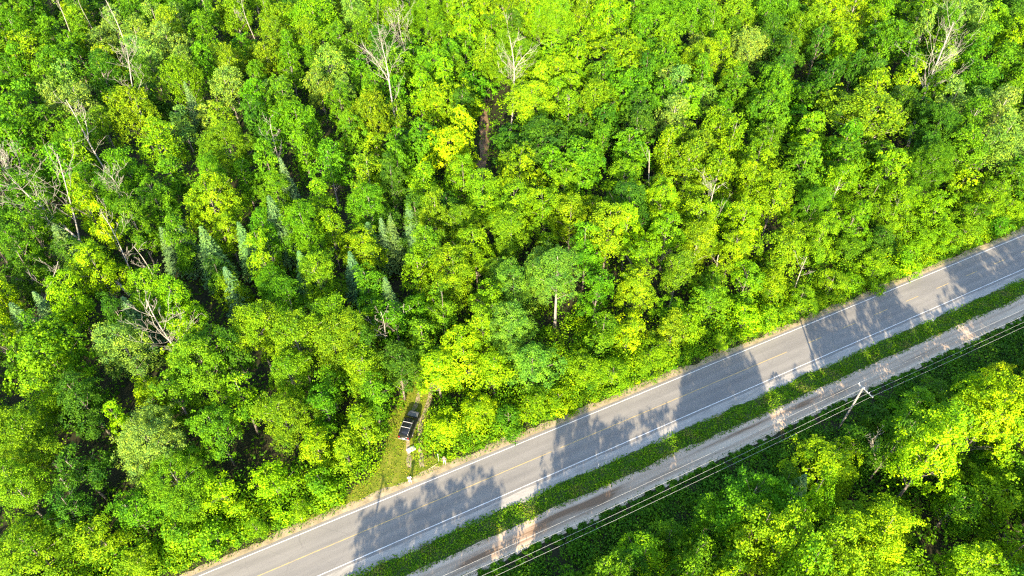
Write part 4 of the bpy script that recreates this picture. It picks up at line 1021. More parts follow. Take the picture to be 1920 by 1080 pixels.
 (114.8, 132.6, 6.1, 15.2, 'f', 'P'), (146.7, 220.4, 7.4, 14.2, 'm', 'L'), (165.5, 225.9, 6.7, 10.9, 'm', 'D'), (-70.1, 37.4, 6.0, 10.6, 'f', 'O'),
 (-60.6, 30.3, 5.0, 4.9, 'f', 'O'), (72.5, 209.9, 8.9, 15.2, 'f', 'G'), (-10.6, 171.5, 5.7, 14.4, 'm', 'L'), (52.4, 231.4, 8.9, 15.7, 'f', 'O'),
 (91.6, 219.2, 8.9, 14.9, 'f', 'D'), (-136.3, 155.6, 8.9, 14.0, 'f', 'G'), (-49.1, 158.9, 5.0, 12.3, 'f', 'G'), (83.2, 145.9, 5.6, 15.3, 'm', 'D'),
 (152.4, 185.6, 5.8, 11.9, 'm', 'D'), (-35.5, 149.3, 6.9, 10.9, 'm', 'G'), (-129.2, 143.7, 8.9, 13.3, 'f', 'G'), (-13.3, 153.9, 5.0, 12.8, 'm', 'G'),
 (10.3, 221.0, 8.1, 11.2, 'f', 'O'), (-101.7, 208.7, 7.2, 12.8, 'm', 'G'), (48.3, 206.2, 7.4, 10.5, 'f', 'G'), (-0.8, 116.3, 5.4, 9.8, 'f', 'O'),
 (47.2, 136.1, 6.0, 10.4, 'm', 'G'), (107.6, 192.7, 7.7, 11.7, 'f', 'G'), (40.2, 26.1, 7.4, 11.7, 'm', 'L'), (127.3, 221.7, 6.8, 12.5, 'm', 'G'),
 (-18.2, 215.2, 8.2, 9.7, 'f', 'O'), (-99.9, 178.9, 6.0, 10.3, 'f', 'P'), (9.7, 156.7, 6.8, 15.0, 'm', 'L'), (9.6, 214.0, 8.9, 10.1, 'f', 'O'),
 (61.4, 203.6, 5.4, 11.9, 'f', 'G'), (34.0, 85.0, 6.7, 7.4, 'f', 'O'), (-125.4, 223.7, 6.0, 10.8, 'm', 'G'), (-145.5, 224.8, 5.5, 13.2, 'm', 'G'),
 (-80.1, 202.7, 8.9, 12.4, 'f', 'G'), (-7.9, 191.6, 7.6, 12.8, 'f', 'O'), (31.4, 120.6, 5.7, 13.5, 'f', 'L'), (144.5, 168.8, 7.0, 11.9, 'm', 'L'),
 (-37.9, 142.5, 5.5, 13.0, 'f', 'P'), (-28.0, 120.5, 5.6, 11.5, 'm', 'L'), (46.9, 224.4, 7.8, 8.7, 'f', 'G'), (-17.5, 187.7, 6.9, 12.8, 'f', 'L'),
 (73.4, 145.1, 5.7, 16.1, 'm', 'D'), (137.9, 192.6, 5.9, 12.5, 'm', 'D'), (170.6, 219.8, 7.5, 15.6, 'm', 'D'), (64.8, 221.2, 8.1, 9.7, 'f', 'G'),
 (-127.1, 165.8, 8.9, 11.5, 'm', 'L'), (-52.0, 200.9, 6.5, 12.8, 'f', 'L'), (-24.9, 162.8, 8.9, 10.0, 'm', 'G'), (113.3, 229.4, 7.2, 9.6, 'f', 'G'),
 (126.4, 205.3, 5.6, 11.7, 'f', 'G'), (62.9, 228.4, 6.0, 10.0, 'f', 'O'), (-90.7, 195.7, 6.6, 9.2, 'f', 'G'), (83.9, 230.6, 7.0, 11.3, 'f', 'L'),
 (111.0, 171.8, 6.0, 15.2, 'f', 'G'), (-107.3, 111.9, 5.5, 11.4, 'm', 'G'), (-63.7, 226.8, 8.9, 11.1, 'f', 'D'), (43.9, 146.8, 5.3, 15.7, 'm', 'G'),
 (32.8, 171.7, 5.5, 14.1, 'm', 'G'), (4.8, 166.1, 8.8, 8.9, 'm', 'D'), (-81.4, 180.7, 5.3, 15.5, 'f', 'G'), (105.4, 227.4, 8.9, 12.8, 'f', 'G'),
 (-37.6, 157.3, 5.9, 10.3, 'f', 'G'), (-64.9, 166.2, 7.3, 9.1, 'f', 'O'), (42.8, 230.9, 8.6, 12.0, 'f', 'O'), (125.6, 158.2, 8.9, 11.0, 'm', 'G'),
 (-15.8, 227.5, 5.1, 14.5, 'f', 'O'), (50.5, 148.8, 5.1, 13.5, 'm', 'L'), (-108.8, 120.0, 6.9, 15.6, 'm', 'G'), (5.4, 84.6, 8.9, 12.7, 'f', 'B'),
 (51.0, 161.9, 5.2, 14.4, 'm', 'L'), (-93.9, 215.3, 6.0, 13.4, 'm', 'G'), (-77.3, 49.1, 7.2, 10.2, 'm', 'L'), (-101.5, 137.7, 5.7, 14.4, 'f', 'P'),
 (61.1, 120.7, 5.9, 11.9, 'm', 'L'), (150.1, 178.6, 7.2, 11.1, 'm', 'L'), (-111.6, 227.3, 8.9, 14.1, 'm', 'G'), (80.8, 201.2, 6.0, 13.2, 'f', 'G'),
 (114.8, 152.2, 5.1, 14.7, 'm', 'G'), (-83.1, 64.3, 5.6, 8.9, 'm', 'O'), (-141.1, 168.2, 7.1, 10.2, 'f', 'G'), (126.0, 196.5, 5.1, 15.1, 'm', 'D'),
 (110.1, 111.1, 4.9, 4.0, 'f', 'L'), (-50.2, 68.2, 5.9, 11.9, 'm', 'L'), (-151.6, 220.3, 6.4, 9.0, 'm', 'G'), (19.9, 128.9, 8.9, 12.6, 'm', 'D'),
 (-58.3, 184.6, 6.0, 11.3, 'f', 'O'), (20.7, 84.9, 5.2, 13.8, 'm', 'L'), (109.1, 212.8, 5.9, 10.4, 'f', 'G'), (174.7, 225.2, 8.0, 8.9, 'm', 'D'),
 (-142.1, 219.0, 6.4, 12.7, 'm', 'G'), (50.3, 25.8, 9.0, 11.8, 'm', 'G'), (105.7, 219.5, 6.3, 15.2, 'f', 'G'), (67.1, 118.8, 6.5, 16.0, 'm', 'G'),
 (127.3, 141.7, 5.5, 10.5, 'm', 'G'), (-70.0, 43.0, 5.2, 12.7, 'f', 'O'), (120.1, 125.6, 5.4, 9.0, 'f', 'P'), (82.9, 193.0, 8.1, 10.6, 'f', 'L'),
 (21.5, 220.0, 6.6, 16.0, 'f', 'O'), (91.8, 136.1, 5.2, 11.1, 'm', 'D'), (134.4, 210.0, 5.7, 13.7, 'm', 'D'), (69.5, 63.5, 4.3, 6.1, 'm', 'G'),
 (-115.5, 192.6, 6.1, 11.1, 'm', 'D'), (82.6, 218.9, 6.5, 9.7, 'f', 'L'), (53.9, 153.0, 8.3, 10.2, 'm', 'G'), (71.4, 225.4, 5.2, 8.9, 'f', 'O'),
 (117.0, 218.9, 5.8, 13.9, 'm', 'D'), (-93.1, 93.1, 5.2, 16.1, 'm', 'D'), (-23.2, 123.5, 8.9, 9.8, 'm', 'D'), (33.2, 137.7, 5.3, 14.6, 'm', 'G'),
 (33.0, 102.6, 7.2, 11.9, 'm', 'L'), (-23.9, 201.7, 5.8, 12.3, 'f', 'L'), (109.4, 153.5, 7.3, 15.6, 'm', 'G'), (47.4, 168.4, 6.8, 10.5, 'f', 'P'),
 (43.4, 187.6, 5.8, 15.8, 'f', 'G'), (-12.1, 219.9, 6.2, 14.3, 'f', 'L'), (95.2, 176.3, 6.9, 13.4, 'f', 'L'), (-31.2, 227.6, 5.2, 14.9, 'f', 'P'),
 (-65.6, 181.6, 5.0, 15.0, 'f', 'O'), (74.3, 117.5, 8.7, 11.5, 'f', 'G'), (-86.1, 147.2, 5.9, 14.4, 'f', 'D'), (79.9, 159.0, 7.3, 14.3, 'm', 'L'),
 (61.6, 154.7, 5.9, 9.7, 'm', 'D'), (-78.3, 231.8, 8.6, 9.9, 'm', 'G'), (6.7, 33.6, 4.4, 5.9, 'm', 'G'), (57.1, 116.7, 5.4, 11.2, 'm', 'G'),
 (136.8, 188.3, 5.3, 16.0, 'm', 'D'), (-30.8, 215.8, 5.2, 15.7, 'f', 'L'), (112.0, 120.1, 5.0, 8.8, 'f', 'D'), (-65.3, 210.1, 5.5, 13.9, 'f', 'O'),
 (149.2, 231.9, 8.9, 14.6, 'm', 'D'), (-24.6, 213.5, 6.6, 14.0, 'f', 'L'), (81.8, 140.5, 6.5, 15.1, 'm', 'L'), (141.2, 163.8, 6.7, 14.6, 'm', 'L'),
 (7.0, 177.5, 5.0, 13.7, 'm', 'L'), (-43.4, 91.7, 5.5, 14.3, 'f', 'G'), (6.7, 142.6, 6.6, 16.0, 'm', 'L'), (-135.5, 177.8, 7.6, 11.9, 'm', 'G'),
 (-40.8, 96.2, 5.2, 13.1, 'm', 'L'), (-64.0, 200.6, 6.2, 14.7, 'f', 'O'), (103.4, 110.4, 5.7, 6.6, 'f', 'G'), (-160.5, 210.4, 6.1, 12.4, 'm', 'G'),
 (-24.6, 133.0, 5.9, 11.3, 'f', 'O'), (95.3, 141.5, 7.2, 10.2, 'm', 'G'), (106.3, 172.4, 5.0, 16.1, 'f', 'P'), (-78.3, 217.3, 5.1, 14.0, 'm', 'D'),
 (64.1, 134.0, 8.9, 9.9, 'm', 'G'), (-117.5, 207.0, 7.9, 11.4, 'm', 'G'), (-1.3, 231.6, 7.6, 15.2, 'f', 'O'), (-120.2, 127.8, 7.4, 10.6, 'm', 'G'),
 (-132.0, 190.9, 5.1, 11.5, 'm', 'G'), (36.1, 123.6, 5.7, 12.3, 'f', 'O'), (149.3, 190.2, 5.2, 11.2, 'm', 'D'), (95.0, 103.1, 4.7, 3.7, 'm', 'G'),
 (-16.7, 222.2, 5.1, 14.3, 'm', 'L'), (73.2, 140.2, 5.0, 10.6, 'm', 'D'), (-154.0, 190.5, 5.7, 13.2, 'm', 'G'), (80.5, 207.3, 7.7, 11.3, 'f', 'G'),
 (31.5, 214.3, 5.1, 14.8, 'f', 'G'), (-66.9, 32.2, 6.4, 9.6, 'f', 'O'), (60.7, 29.6, 6.7, 15.9, 'm', 'G'), (152.6, 199.3, 6.7, 14.4, 'm', 'D'),
 (50.0, 94.2, 5.2, 10.8, 'm', 'L'), (106.8, 124.5, 5.6, 9.4, 'f', 'P'), (9.1, 183.9, 6.7, 9.8, 'f', 'O'), (37.7, 166.7, 5.2, 14.0, 'm', 'L'),
 (-13.4, 191.4, 6.8, 14.4, 'm', 'L'), (-87.7, 171.9, 8.7, 15.2, 'f', 'O'), (162.2, 229.8, 5.8, 13.9, 'm', 'D'), (35.6, 144.8, 6.2, 14.1, 'f', 'P'),
 (-122.2, 159.9, 5.7, 12.3, 'm', 'G'), (159.2, 210.2, 8.0, 14.2, 'm', 'D'), (-53.0, 33.4, 4.8, 3.9, 'm', 'L'), (68.9, 106.3, 6.2, 10.5, 'm', 'G'),
 (60.4, 87.0, 4.8, 3.8, 'm', 'L'), (-139.4, 161.5, 5.8, 11.9, 'f', 'G'), (-166.3, 211.3, 5.2, 11.2, 'm', 'G'), (36.6, 158.1, 6.4, 13.1, 'm', 'L'),
 (-10.7, 141.6, 8.9, 11.9, 'm', 'L'), (161.9, 219.6, 8.2, 11.1, 'm', 'D'), (-7.4, 204.7, 5.4, 14.6, 'f', 'O'), (58.2, 227.8, 5.1, 10.5, 'f', 'G'),
 (50.7, 219.8, 5.1, 12.4, 'f', 'O'), (-110.3, 170.1, 5.2, 12.9, 'm', 'G'), (28.1, 220.3, 8.9, 9.2, 'f', 'O'), (94.3, 206.2, 5.9, 12.2, 'f', 'L'),
 (-17.9, 207.2, 6.2, 11.6, 'f', 'L'), (86.0, 99.6, 4.9, 4.7, 'f', 'L'), (62.7, 199.5, 5.2, 12.9, 'f', 'O'), (-97.6, 87.5, 5.2, 11.4, 'm', 'D'),
 (15.6, 199.0, 5.8, 15.0, 'f', 'O'), (-50.3, 193.3, 6.9, 10.1, 'f', 'L'), (148.9, 194.9, 5.7, 9.6, 'm', 'D'), (29.5, 226.1, 5.6, 15.8, 'f', 'O'),
 (75.0, 203.7, 6.8, 14.4, 'f', 'L'), (119.1, 171.9, 5.7, 16.1, 'f', 'P'), (47.2, 199.5, 6.5, 15.4, 'm', 'G'), (-130.5, 158.9, 5.8, 15.0, 'm', 'G'),
 (-33.5, 116.3, 5.8, 9.3, 'm', 'G'), (98.8, 107.6, 5.5, 5.1, 'm', 'L'), (16.0, 231.2, 8.3, 15.2, 'f', 'O'), (40.7, 113.9, 5.5, 11.4, 'f', 'L'),
 (-7.6, 182.7, 5.2, 14.8, 'm', 'L'), (-103.4, 193.2, 5.5, 9.8, 'f', 'G'), (57.7, 175.4, 6.9, 11.6, 'f', 'G'), (-125.9, 230.6, 8.0, 11.8, 'm', 'G'),
 (132.9, 231.7, 8.9, 13.8, 'm', 'D'), (-150.6, 180.1, 8.2, 8.7, 'm', 'G'), (14.3, 217.9, 5.0, 10.6, 'f', 'O'), (138.6, 169.2, 5.2, 12.0, 'm', 'D'),
 (-65.7, 148.7, 5.1, 15.1, 'f', 'O'), (-79.8, 69.7, 7.3, 15.6, 'm', 'Y'), (-7.3, 231.9, 5.6, 12.6, 'f', 'O'), (7.2, 111.9, 5.6, 14.1, 'm', 'G'),
 (-54.9, 162.4, 5.3, 14.2, 'f', 'G'), (-51.0, 230.8, 5.4, 10.4, 'f', 'O'), (42.3, 205.2, 6.4, 14.3, 'f', 'G'), (-109.4, 184.7, 5.7, 10.0, 'm', 'D'),
 (119.3, 139.5, 5.3, 13.1, 'm', 'G'), (-87.9, 180.0, 5.5, 13.7, 'f', 'P'), (48.7, 53.8, 4.3, 6.3, 'm', 'D'), (-59.3, 148.1, 6.7, 13.6, 'f', 'G'),
 (-133.2, 209.5, 5.2, 10.6, 'm', 'G'), (-18.2, 172.9, 5.8, 11.7, 'm', 'G'), (76.5, 191.8, 6.5, 13.7, 'f', 'G'), (-90.9, 74.8, 5.2, 13.2, 'm', 'G'),
 (82.7, 212.9, 5.9, 13.8, 'f', 'L'), (-103.2, 232.0, 5.1, 10.5, 'm', 'G'), (103.2, 115.3, 5.8, 9.3, 'f', 'G'), (82.0, 59.6, 5.3, 17.4, 'm', 'G'),
 (-81.2, 107.4, 5.8, 13.5, 'f', 'G'), (-22.5, 111.1, 5.4, 15.8, 'm', 'G'), (-15.1, 157.5, 5.5, 14.1, 'm', 'G'), (10.5, 139.3, 5.4, 14.1, 'm', 'L'),
 (137.0, 222.1, 6.2, 11.5, 'm', 'D'), (159.3, 225.8, 5.2, 13.9, 'm', 'D'), (114.9, 168.1, 5.5, 10.5, 'f', 'P'), (127.8, 216.3, 6.9, 10.7, 'm', 'D'),
 (11.1, 208.6, 5.7, 14.5, 'f', 'O'), (-151.9, 212.4, 8.2, 9.0, 'm', 'G'), (89.0, 226.3, 7.5, 10.8, 'f', 'G'), (-20.8, 139.8, 5.9, 15.5, 'm', 'L'),
 (56.4, 190.1, 5.6, 10.5, 'f', 'O'), (26.2, 78.9, 5.2, 6.3, 'm', 'L'), (-26.6, 207.0, 5.0, 10.7, 'f', 'L'), (-22.7, 217.8, 5.1, 12.4, 'f', 'G'),
 (43.3, 141.7, 7.1, 11.8, 'f', 'P'), (-82.3, 86.7, 5.0, 15.2, 'm', 'G'), (132.3, 166.3, 5.1, 8.9, 'm', 'L'), (74.7, 231.0, 7.6, 11.2, 'f', 'G'),
 (122.6, 130.2, 7.0, 10.9, 'f', 'P'), (67.1, 123.4, 5.5, 9.1, 'm', 'L'), (-27.8, 114.2, 7.2, 10.8, 'm', 'G'), (-92.8, 220.9, 6.5, 12.0, 'f', 'G'),
 (58.3, 104.8, 5.5, 10.2, 'm', 'G'), (-141.6, 183.9, 5.0, 15.1, 'm', 'G'), (24.9, 26.9, 5.9, 6.5, 'm', 'G'), (105.9, 177.1, 6.6, 11.8, 'f', 'G'),
 (-6.7, 160.3, 5.2, 15.1, 'f', 'O'), (56.0, 201.8, 5.5, 12.2, 'f', 'G'), (118.7, 231.0, 7.5, 10.2, 'f', 'G'), (-15.8, 181.9, 5.4, 10.1, 'm', 'L'),
 (0.5, 170.5, 5.6, 15.7, 'm', 'D'), (-12.7, 231.9, 5.5, 14.3, 'f', 'O'), (-31.6, 167.6, 5.0, 12.6, 'f', 'G'), (-72.9, 70.6, 5.0, 12.2, 'm', 'G'),
 (85.7, 121.1, 5.5, 11.8, 'm', 'D'), (68.7, 177.3, 5.0, 11.1, 'f', 'G'), (-2.7, 84.2, 5.4, 9.6, 'f', 'B'), (67.5, 42.1, 6.7, 11.2, 'm', 'G'),
 (76.3, 105.7, 5.8, 9.4, 'f', 'L'), (37.7, 190.7, 8.3, 14.1, 'm', 'L'), (0.7, 215.5, 5.3, 13.2, 'f', 'O'), (-175.8, 224.1, 5.3, 13.4, 'm', 'G'),
 (-38.3, 231.0, 5.6, 10.3, 'f', 'P'), (-4.7, 178.8, 7.3, 12.9, 'm', 'L'), (139.4, 179.6, 5.0, 12.7, 'm', 'D'), (27.2, 148.9, 5.5, 14.4, 'm', 'L'),
 (-18, 14, 9, 13.4, 'm', 'G'), (-12, 17, 9, 13.3, 'm', 'L'), (-17, 19, 7, 11.4, 'm', 'L'), (-9, 24, 6, 10.9, 'm', 'G'),
 (-6.5, 20, 8, 13.1, 'm', 'G'), (-14, 6, 9, 17, 'm', 'L'), (-6, 10, 8, 16, 'm', 'L'), (8, 27, 8, 16, 'm', 'L'),
 (7, 18, 8, 18, 'm', 'G'), (14, 25, 8, 14.0, 'm', 'G'), (24, 20, 9, 9.4, 'm', 'L'), (33, 24, 9, 21, 'm', 'L'),
 (28.5, 22, 8, 20.5, 'm', 'G'), (38, 25, 8, 12.1, 'm', 'L'), (63, 31, 8, 15.3, 'm', 'L'), (70, 36, 8, 13.8, 'm', 'G'),
 (81, 52, 8, 20, 'm', 'L'), (84, 44, 8, 21, 'm', 'L'), (94, 56, 8, 20, 'm', 'G'), (101, 62, 8, 20, 'm', 'L'),
 (58, 30, 9, 15.7, 'm', 'G'), (68, 36, 9, 13.8, 'm', 'L'), (86, 60, 9, 18, 'm', 'G'), (92, 62, 9, 18, 'm', 'G'),
 (98, 66, 9, 18, 'm', 'L'), (105, 72, 9, 18, 'm', 'L'), (90, 50, 9, 18, 'm', 'L'),
]
SPRUCES = [
 (-41.7, 94.5, 16, 6.7, 'tallest blue-green spruce, standing left of centre above the dark gap'),
 (-52.1, 88.6, 14, 6.1, 'pale blue-green spruce left of the tallest spruce'),
 (-24.7, 91.0, 13, 5.2, 'leftmost of the trio of small spruces left of centre'),
 (-22.6, 92.1, 13, 4.6, 'middle one of the trio of small spruces'),
 (-21.1, 92.7, 13, 4.6, 'rightmost of the trio of small spruces'),
 (-46.8, 91.0, 13, 4.9, 'narrow spruce between the tallest spruce and the pale spruce'),
 (-57.4, 91.6, 12, 5.2, 'short spruce left of the pale blue-green spruce'),
 (-60.2, 74.1, 12, 5.5, 'spruce just left of the many-branched dead tree'),
 (-76.8, 72.8, 12, 5.8, 'spruce close to the left edge of the picture'),
 (-74.5, 75.3, 12, 4.9, 'spruce tip left of the yellow double crown'),
 (-76.9, 89.2, 14, 7.2, 'wide pale spruce below the big leaning dead tree'),
 (-20.2, 78.4, 12, 4.6, 'slender spruce in the dark gap below the trio of spruces'),
 (38.0, 45.9, 8, 3.8, 'lone grey-blue spruce in front of the lone yellow tree'),
 (-70.4, 135.8, 15, 4.3, 'thin spruce in the upper left of the wood'),
 (-18.3, 96.2, 13, 4.9, 'spruce right of the trio of small spruces'),
 (-61.2, 92.1, 11, 4.6, 'leftmost of the small spruces beside the pale spruce'),
 (-43.6, 108.7, 14, 4.3, 'slim spruce behind the tallest spruce'),
 (-34.8, 83.6, 13, 5.2, 'spruce right of the tallest spruce beside a green crown'),
 (-26.9, 84.7, 12, 4.9, 'spruce just left of and below the trio of small spruces'),
 (-14.7, 86.7, 12, 4.6, 'dark spruce right of and below the trio of small spruces'),
 (-46.4, 80.9, 12, 4.9, 'spruce in the dark gap below the pale blue-green spruce'),
]
SNAGS = [
 (-23.98, 127.40, -28.27, 143.37, 20, 0.26, 20, 13, 1.0, 5, 1, 'white forked snag with bare twiggy crown at top centre'),
 (89.66, 132.82, 101.04, 154.08, 20, 0.36, 21, 18, 0.8, 5, 0, 'thick leaning dead tree with pale twiggy crown at upper right'),
 (-46.72, 65.10, -53.61, 70.29, 15.5, 0.22, 22, 14, 1.25, 5, 1, 'many-branched dead tree left of centre'),
 (-68.33, 86.01, -94.33, 105.27, 14, 0.26, 23, 12, 1.0, 5, 0, 'big dead tree leaning hard over to the left edge'),
 (-78.27, 88.77, -81.48, 103.65, 18, 0.2, 24, 8, 0.9, 4, 0, 'upright pale dead stem beside the big leaning dead tree'),
 (-80.57, 113.04, -87.18, 120.79, 19, 0.2, 25, 5, 1.3, 4, 1, 'dead stem with one curved arm at upper left'),
 (-76.94, 130.33, -81.44, 138.79, 21, 0.2, 26, 9, 0.8, 5, 0, 'slim bare dead tree with twiggy top at upper left'),
 (-0.36, 138.41, -0.35, 146.47, 20, 0.22, 27, 12, 1.2, 5, 1, 'bare-topped tree with white antler-like branches at top centre'),
 (36.93, 96.48, 35.28, 96.97, 16.5, 0.14, 28, 9, 1.5, 4, 0, 'small dead crown right of centre'),
 (37.37, 90.24, 35.65, 88.08, 8, 0.2, 29, 2, 0.7, 2, 0, 'stubby pale trunk in the green wall above the road'),
 (-59.15, 44.19, -57.59, 44.90, 9, 0.24, 30, 5, 1.3, 2, 1, 'short broken snag at lower left'),
 (52.43, 51.78, 48.58, 51.30, 8, 0.1, 31, 9, 1.3, 4, 0, 'small bare dead tree right of the lone yellow tree'),
 (-20.49, 69.64, -19.41, 69.48, 13.5, 0.1, 32, 9, 0.8, 3, 0, 'little bare grey tree in the dark gap left of centre'),
 (-93.82, 160.16, -99.02, 168.44, 20, 0.16, 33, 3, 0.5, 2, 0, 'long pale dead pole at top left'),
 (-112.99, 170.41, -113.37, 172.74, 18, 0.13, 34, 3, 0.5, 2, 0, 'pale dead pole left of the long one at top left'),
 (-110.09, 176.74, -108.44, 172.74, 18, 0.11, 35, 2, 0.5, 2, 0, 'short pale dead pole at the top left edge'),
 (-67.20, 176.09, -68.04, 173.40, 18, 0.14, 36, 5, 0.5, 3, 0, 'grey dead stem at the top edge left of centre'),
 (27.38, 110.93, 25.58, 109.32, 15, 0.17, 37, 1, 0.5, 1, 0, 'pale broken trunk top right of centre'),
 (-65.45, 83.98, -69.12, 90.77, 15, 0.13, 38, 8, 0.8, 3, 0, 'thin dead stem above the yellow double crown'),
 (-60.67, 84.46, -62.79, 85.78, 12, 0.1, 39, 9, 0.9, 3, 0, 'reddish twiggy dead tree right of the yellow double crown'),
 (-47.65, 119.80, -47.52, 118.79, 15, 0.1, 40, 12, 0.8, 4, 0, 'brown twiggy dead tree in the upper left half'),
 (-93.49, 102.57, -92.65, 105.99, 17, 0.14, 41, 14, 1.0, 5, 0, 'mass of bare twigs at the left edge'),
 (-26.46, 164.20, -26.58, 157.50, 20, 0.13, 42, 12, 0.8, 5, 0, 'grey twiggy dead tree behind the white forked snag'),
 (49.56, 85.16, 49.42, 85.34, 10, 0.09, 43, 4, 0.7, 3, 0, 'thin dead stem leaning in the green wall above the road'),
 (-73.84, 103.54, -71.58, 100.69, 15.5, 0.1, 44, 12, 1.1, 4, 0, 'pinkish twiggy dead tree in the left half'),
 (-81.01, 78.05, -72.71, 81.05, 13, 0.1, 45, 6, 0.9, 3, 0, 'slim dead stem behind the left edge spruces'),
]


rnd = random.Random(5)
for (x, y, w, h, k, c, label) in TREES:
    kind, pw, ph, cm, tm, _ = PROTO[pick_proto(k, w, h, y, rnd)]
    root = tag(empty('broadleaf_tree', (x, y, 0), rnd.uniform(0, 2 * math.pi)), label, 'tree', 'broadleaf trees of the wood')
    root.rotation_euler[0] = rnd.uniform(-.035, .035)
    root.rotation_euler[1] = rnd.uniform(-.035, .035)
    root.scale = (w / pw, w / pw * rnd.uniform(.9, 1.1), h / ph)
    co = link('crown', cm, None, root)
    co.color = jitter_col(TINT[c], rnd)
    link('trunk', tm, None, root)

# trees past the three hundred that show most: one mass, the crowns set out by geometry nodes
def instancer(name, label, cat, source, rows):
    pc = bpy.data.collections.new(name + '_kinds')
    for i, me in enumerate(source):
        o = bpy.data.objects.new('%s_kind_%02d' % (name, i), me)
        o.color = (0, 0, 0, 1)
        pc.objects.link(o)
    n = len(rows)
    me = bpy.data.meshes.new(name)
    me.vertices.add(n)
    me.vertices.foreach_set('co', np.array([r[0] for r in rows], dtype=np.float32).ravel())
    for an, typ, key, idx in (('kind_index', 'INT', 'value', 1), ('turn', 'FLOAT_VECTOR', 'vector', 2), ('size', 'FLOAT_VECTOR', 'vector', 3), ('leafcol', 'FLOAT_COLOR', 'color', 4)):
        a = me.attributes.new(an, typ, 'POINT')
        a.data.foreach_set(key, np.array([r[idx] for r in rows], dtype=np.int32 if typ == 'INT' else np.float32).ravel())
    o = link(name, me)
    o.color = (0, 0, 0, 1)
    tag(o, label, cat, kind='stuff')
    ng = bpy.data.node_groups.new(name, 'GeometryNodeTree')
    ng.interface.new_socket('Geometry', in_out='INPUT', socket_type='NodeSocketGeometry')
    ng.interface.new_socket('Geometry', in_out='OUTPUT', socket_type='NodeSocketGeometry')
    N = ng.nodes; Lk = ng.links
    gi = N.new('NodeGroupInput'); go = N.new('NodeGroupOutput')
    mp = N.new('GeometryNodeMeshToPoints')
    ip = N.new('GeometryNodeInstanceOnPoints')
    ci = N.new('GeometryNodeCollectionInfo')
    ci.inputs['Collection'].default_value = pc
    ci.inputs['Separate Children'].default_value = True
    ci.inputs['Reset Children'].default_value = True
    def na(nm, dt):
        q = N.new('GeometryNodeInputNamedAttribute'); q.data_type = dt
        q.inputs['Name'].default_value = nm
        return q.outputs['Attribute']
    Lk.new(gi.outputs[0], mp.inputs['Mesh'])
    Lk.new(mp.outputs[0], ip.inputs['Points'])
    Lk.new(ci.outputs[0], ip.inputs['Instance'])
    ip.inputs['Pick Instance'].default_value = True
    Lk.new(na('kind_index', 'INT'), ip.inputs['Instance Index'])
    er = N.new('FunctionNodeEulerToRotation')
    Lk.new(na('turn', 'FLOAT_VECTOR'), er.inputs[0])
    Lk.new(er.outputs[0], ip.inputs['Rotation'])
    Lk.new(na('size', 'FLOAT_VECTOR'), ip.inputs['Scale'])
    Lk.new(ip.outputs[0], go.inputs[0])
    md = o.modifiers.new('scatter', 'NODES')
    md.node_group = ng
    return o


rows = []
for (x, y, w, h, k, c) in REST:
    pi = pick_proto(k, w, h, y, rnd)
    kind, pw, ph = PROTO[pi][:3]
    rows.append(((x, y, 0), pi, (rnd.uniform(-.04, .04), rnd.uniform(-.04, .04), rnd.uniform(0, 6.28)), (w / pw, w / pw * rnd.uniform(.9, 1.1), h / ph), jitter_col(TINT[c], rnd)))
instancer('forest_canopy', 'mass of smaller and half hidden green trees between the larger crowns', 'trees', [p[3] for p in PROTO], rows)
instancer('forest_trunks', 'thin grey-brown trunks of the half hidden trees', 'trunks', [p[4] for p in PROTO], rows)


# ------------------------------------------------------------------ undergrowth, verge shrubs, grass
def leafmass(name, label, cat, C, Nn, S, T, Q, aspect=0.7, fold=0.12):
    V, F = kites(C, Nn, S, NR, aspect, fold)
    o = link(name, npmesh(name, V, F, attrs={'tint': ('FLOAT', 'FACE', T), 'leafcol': ('FLOAT_COLOR', 'FACE', Q)}), M['leaf_mass'])
    return tag(o, label, cat, kind='stuff')


def mounds(P, Rr, Hh, per, leaf, cols, rng):
    """P (k,2) mound centres, radius, height -> leaf points over half-ellipsoid mounds"""
    k = len(P)
    idx = np.repeat(np.arange(k), per)
    m = len(idx)
    d = unit(rng.normal(size=(m, 3))); d[:, 2] = np.abs(d[:, 2])
    rr = rng.uniform(0.65, 1.08, m)[:, None]
    C = np.empty((m, 3))
    C[:, :2] = P[idx] + d[:, :2] * Rr[idx][:, None] * rr
    C[:, 2] = 0.05 + d[:, 2] * Hh[idx] * rr[:, 0]
    Nn = unit(d + np.array([0, 0, .5]) + rng.normal(size=(m, 3)) * 0.5)
    S = rng.uniform(*leaf, m)
    T = np.clip(rng.normal(0.5, 0.13, k)[idx] + rng.normal(0, .2, m), 0, 1)
    ci = rng.integers(0, len(cols), k)
    base = np.array(cols)[ci] * rng.uniform(0.82, 1.18, (k, 1))
    Q = np.concatenate([base[idx], np.ones((m, 1))], 1)
    return C, Nn, S, T, Q


def sn_of(P):
    q = P - O2
    return q @ UD, q @ ND


def not_clear(P, m=0.0):
    """True where shrubs may grow"""
    s, n = sn_of(P)
    a = (n > -4.5) & (n < 1) & (s > 1) & (s < 15.5)
    cx = -15.6 + (P[:, 1] - 58) * 0.22
    b = (P[:, 1] > 49) & (P[:, 1] < 69) & (np.abs(P[:, 0] - cx) < 2.05 + m)
    c = (P[:, 1] > 104) & (P[:, 1] < 156) & (np.abs(P[:, 0] + 6.6) < .5 + m * NR.uniform(0, 1.5, len(P)))
    d = (np.abs(P[:, 0] + 9.9) < 1.5) & (P[:, 1] > 48.5) & (P[:, 1] < 53.0)
    return ~(a | b | c | d)


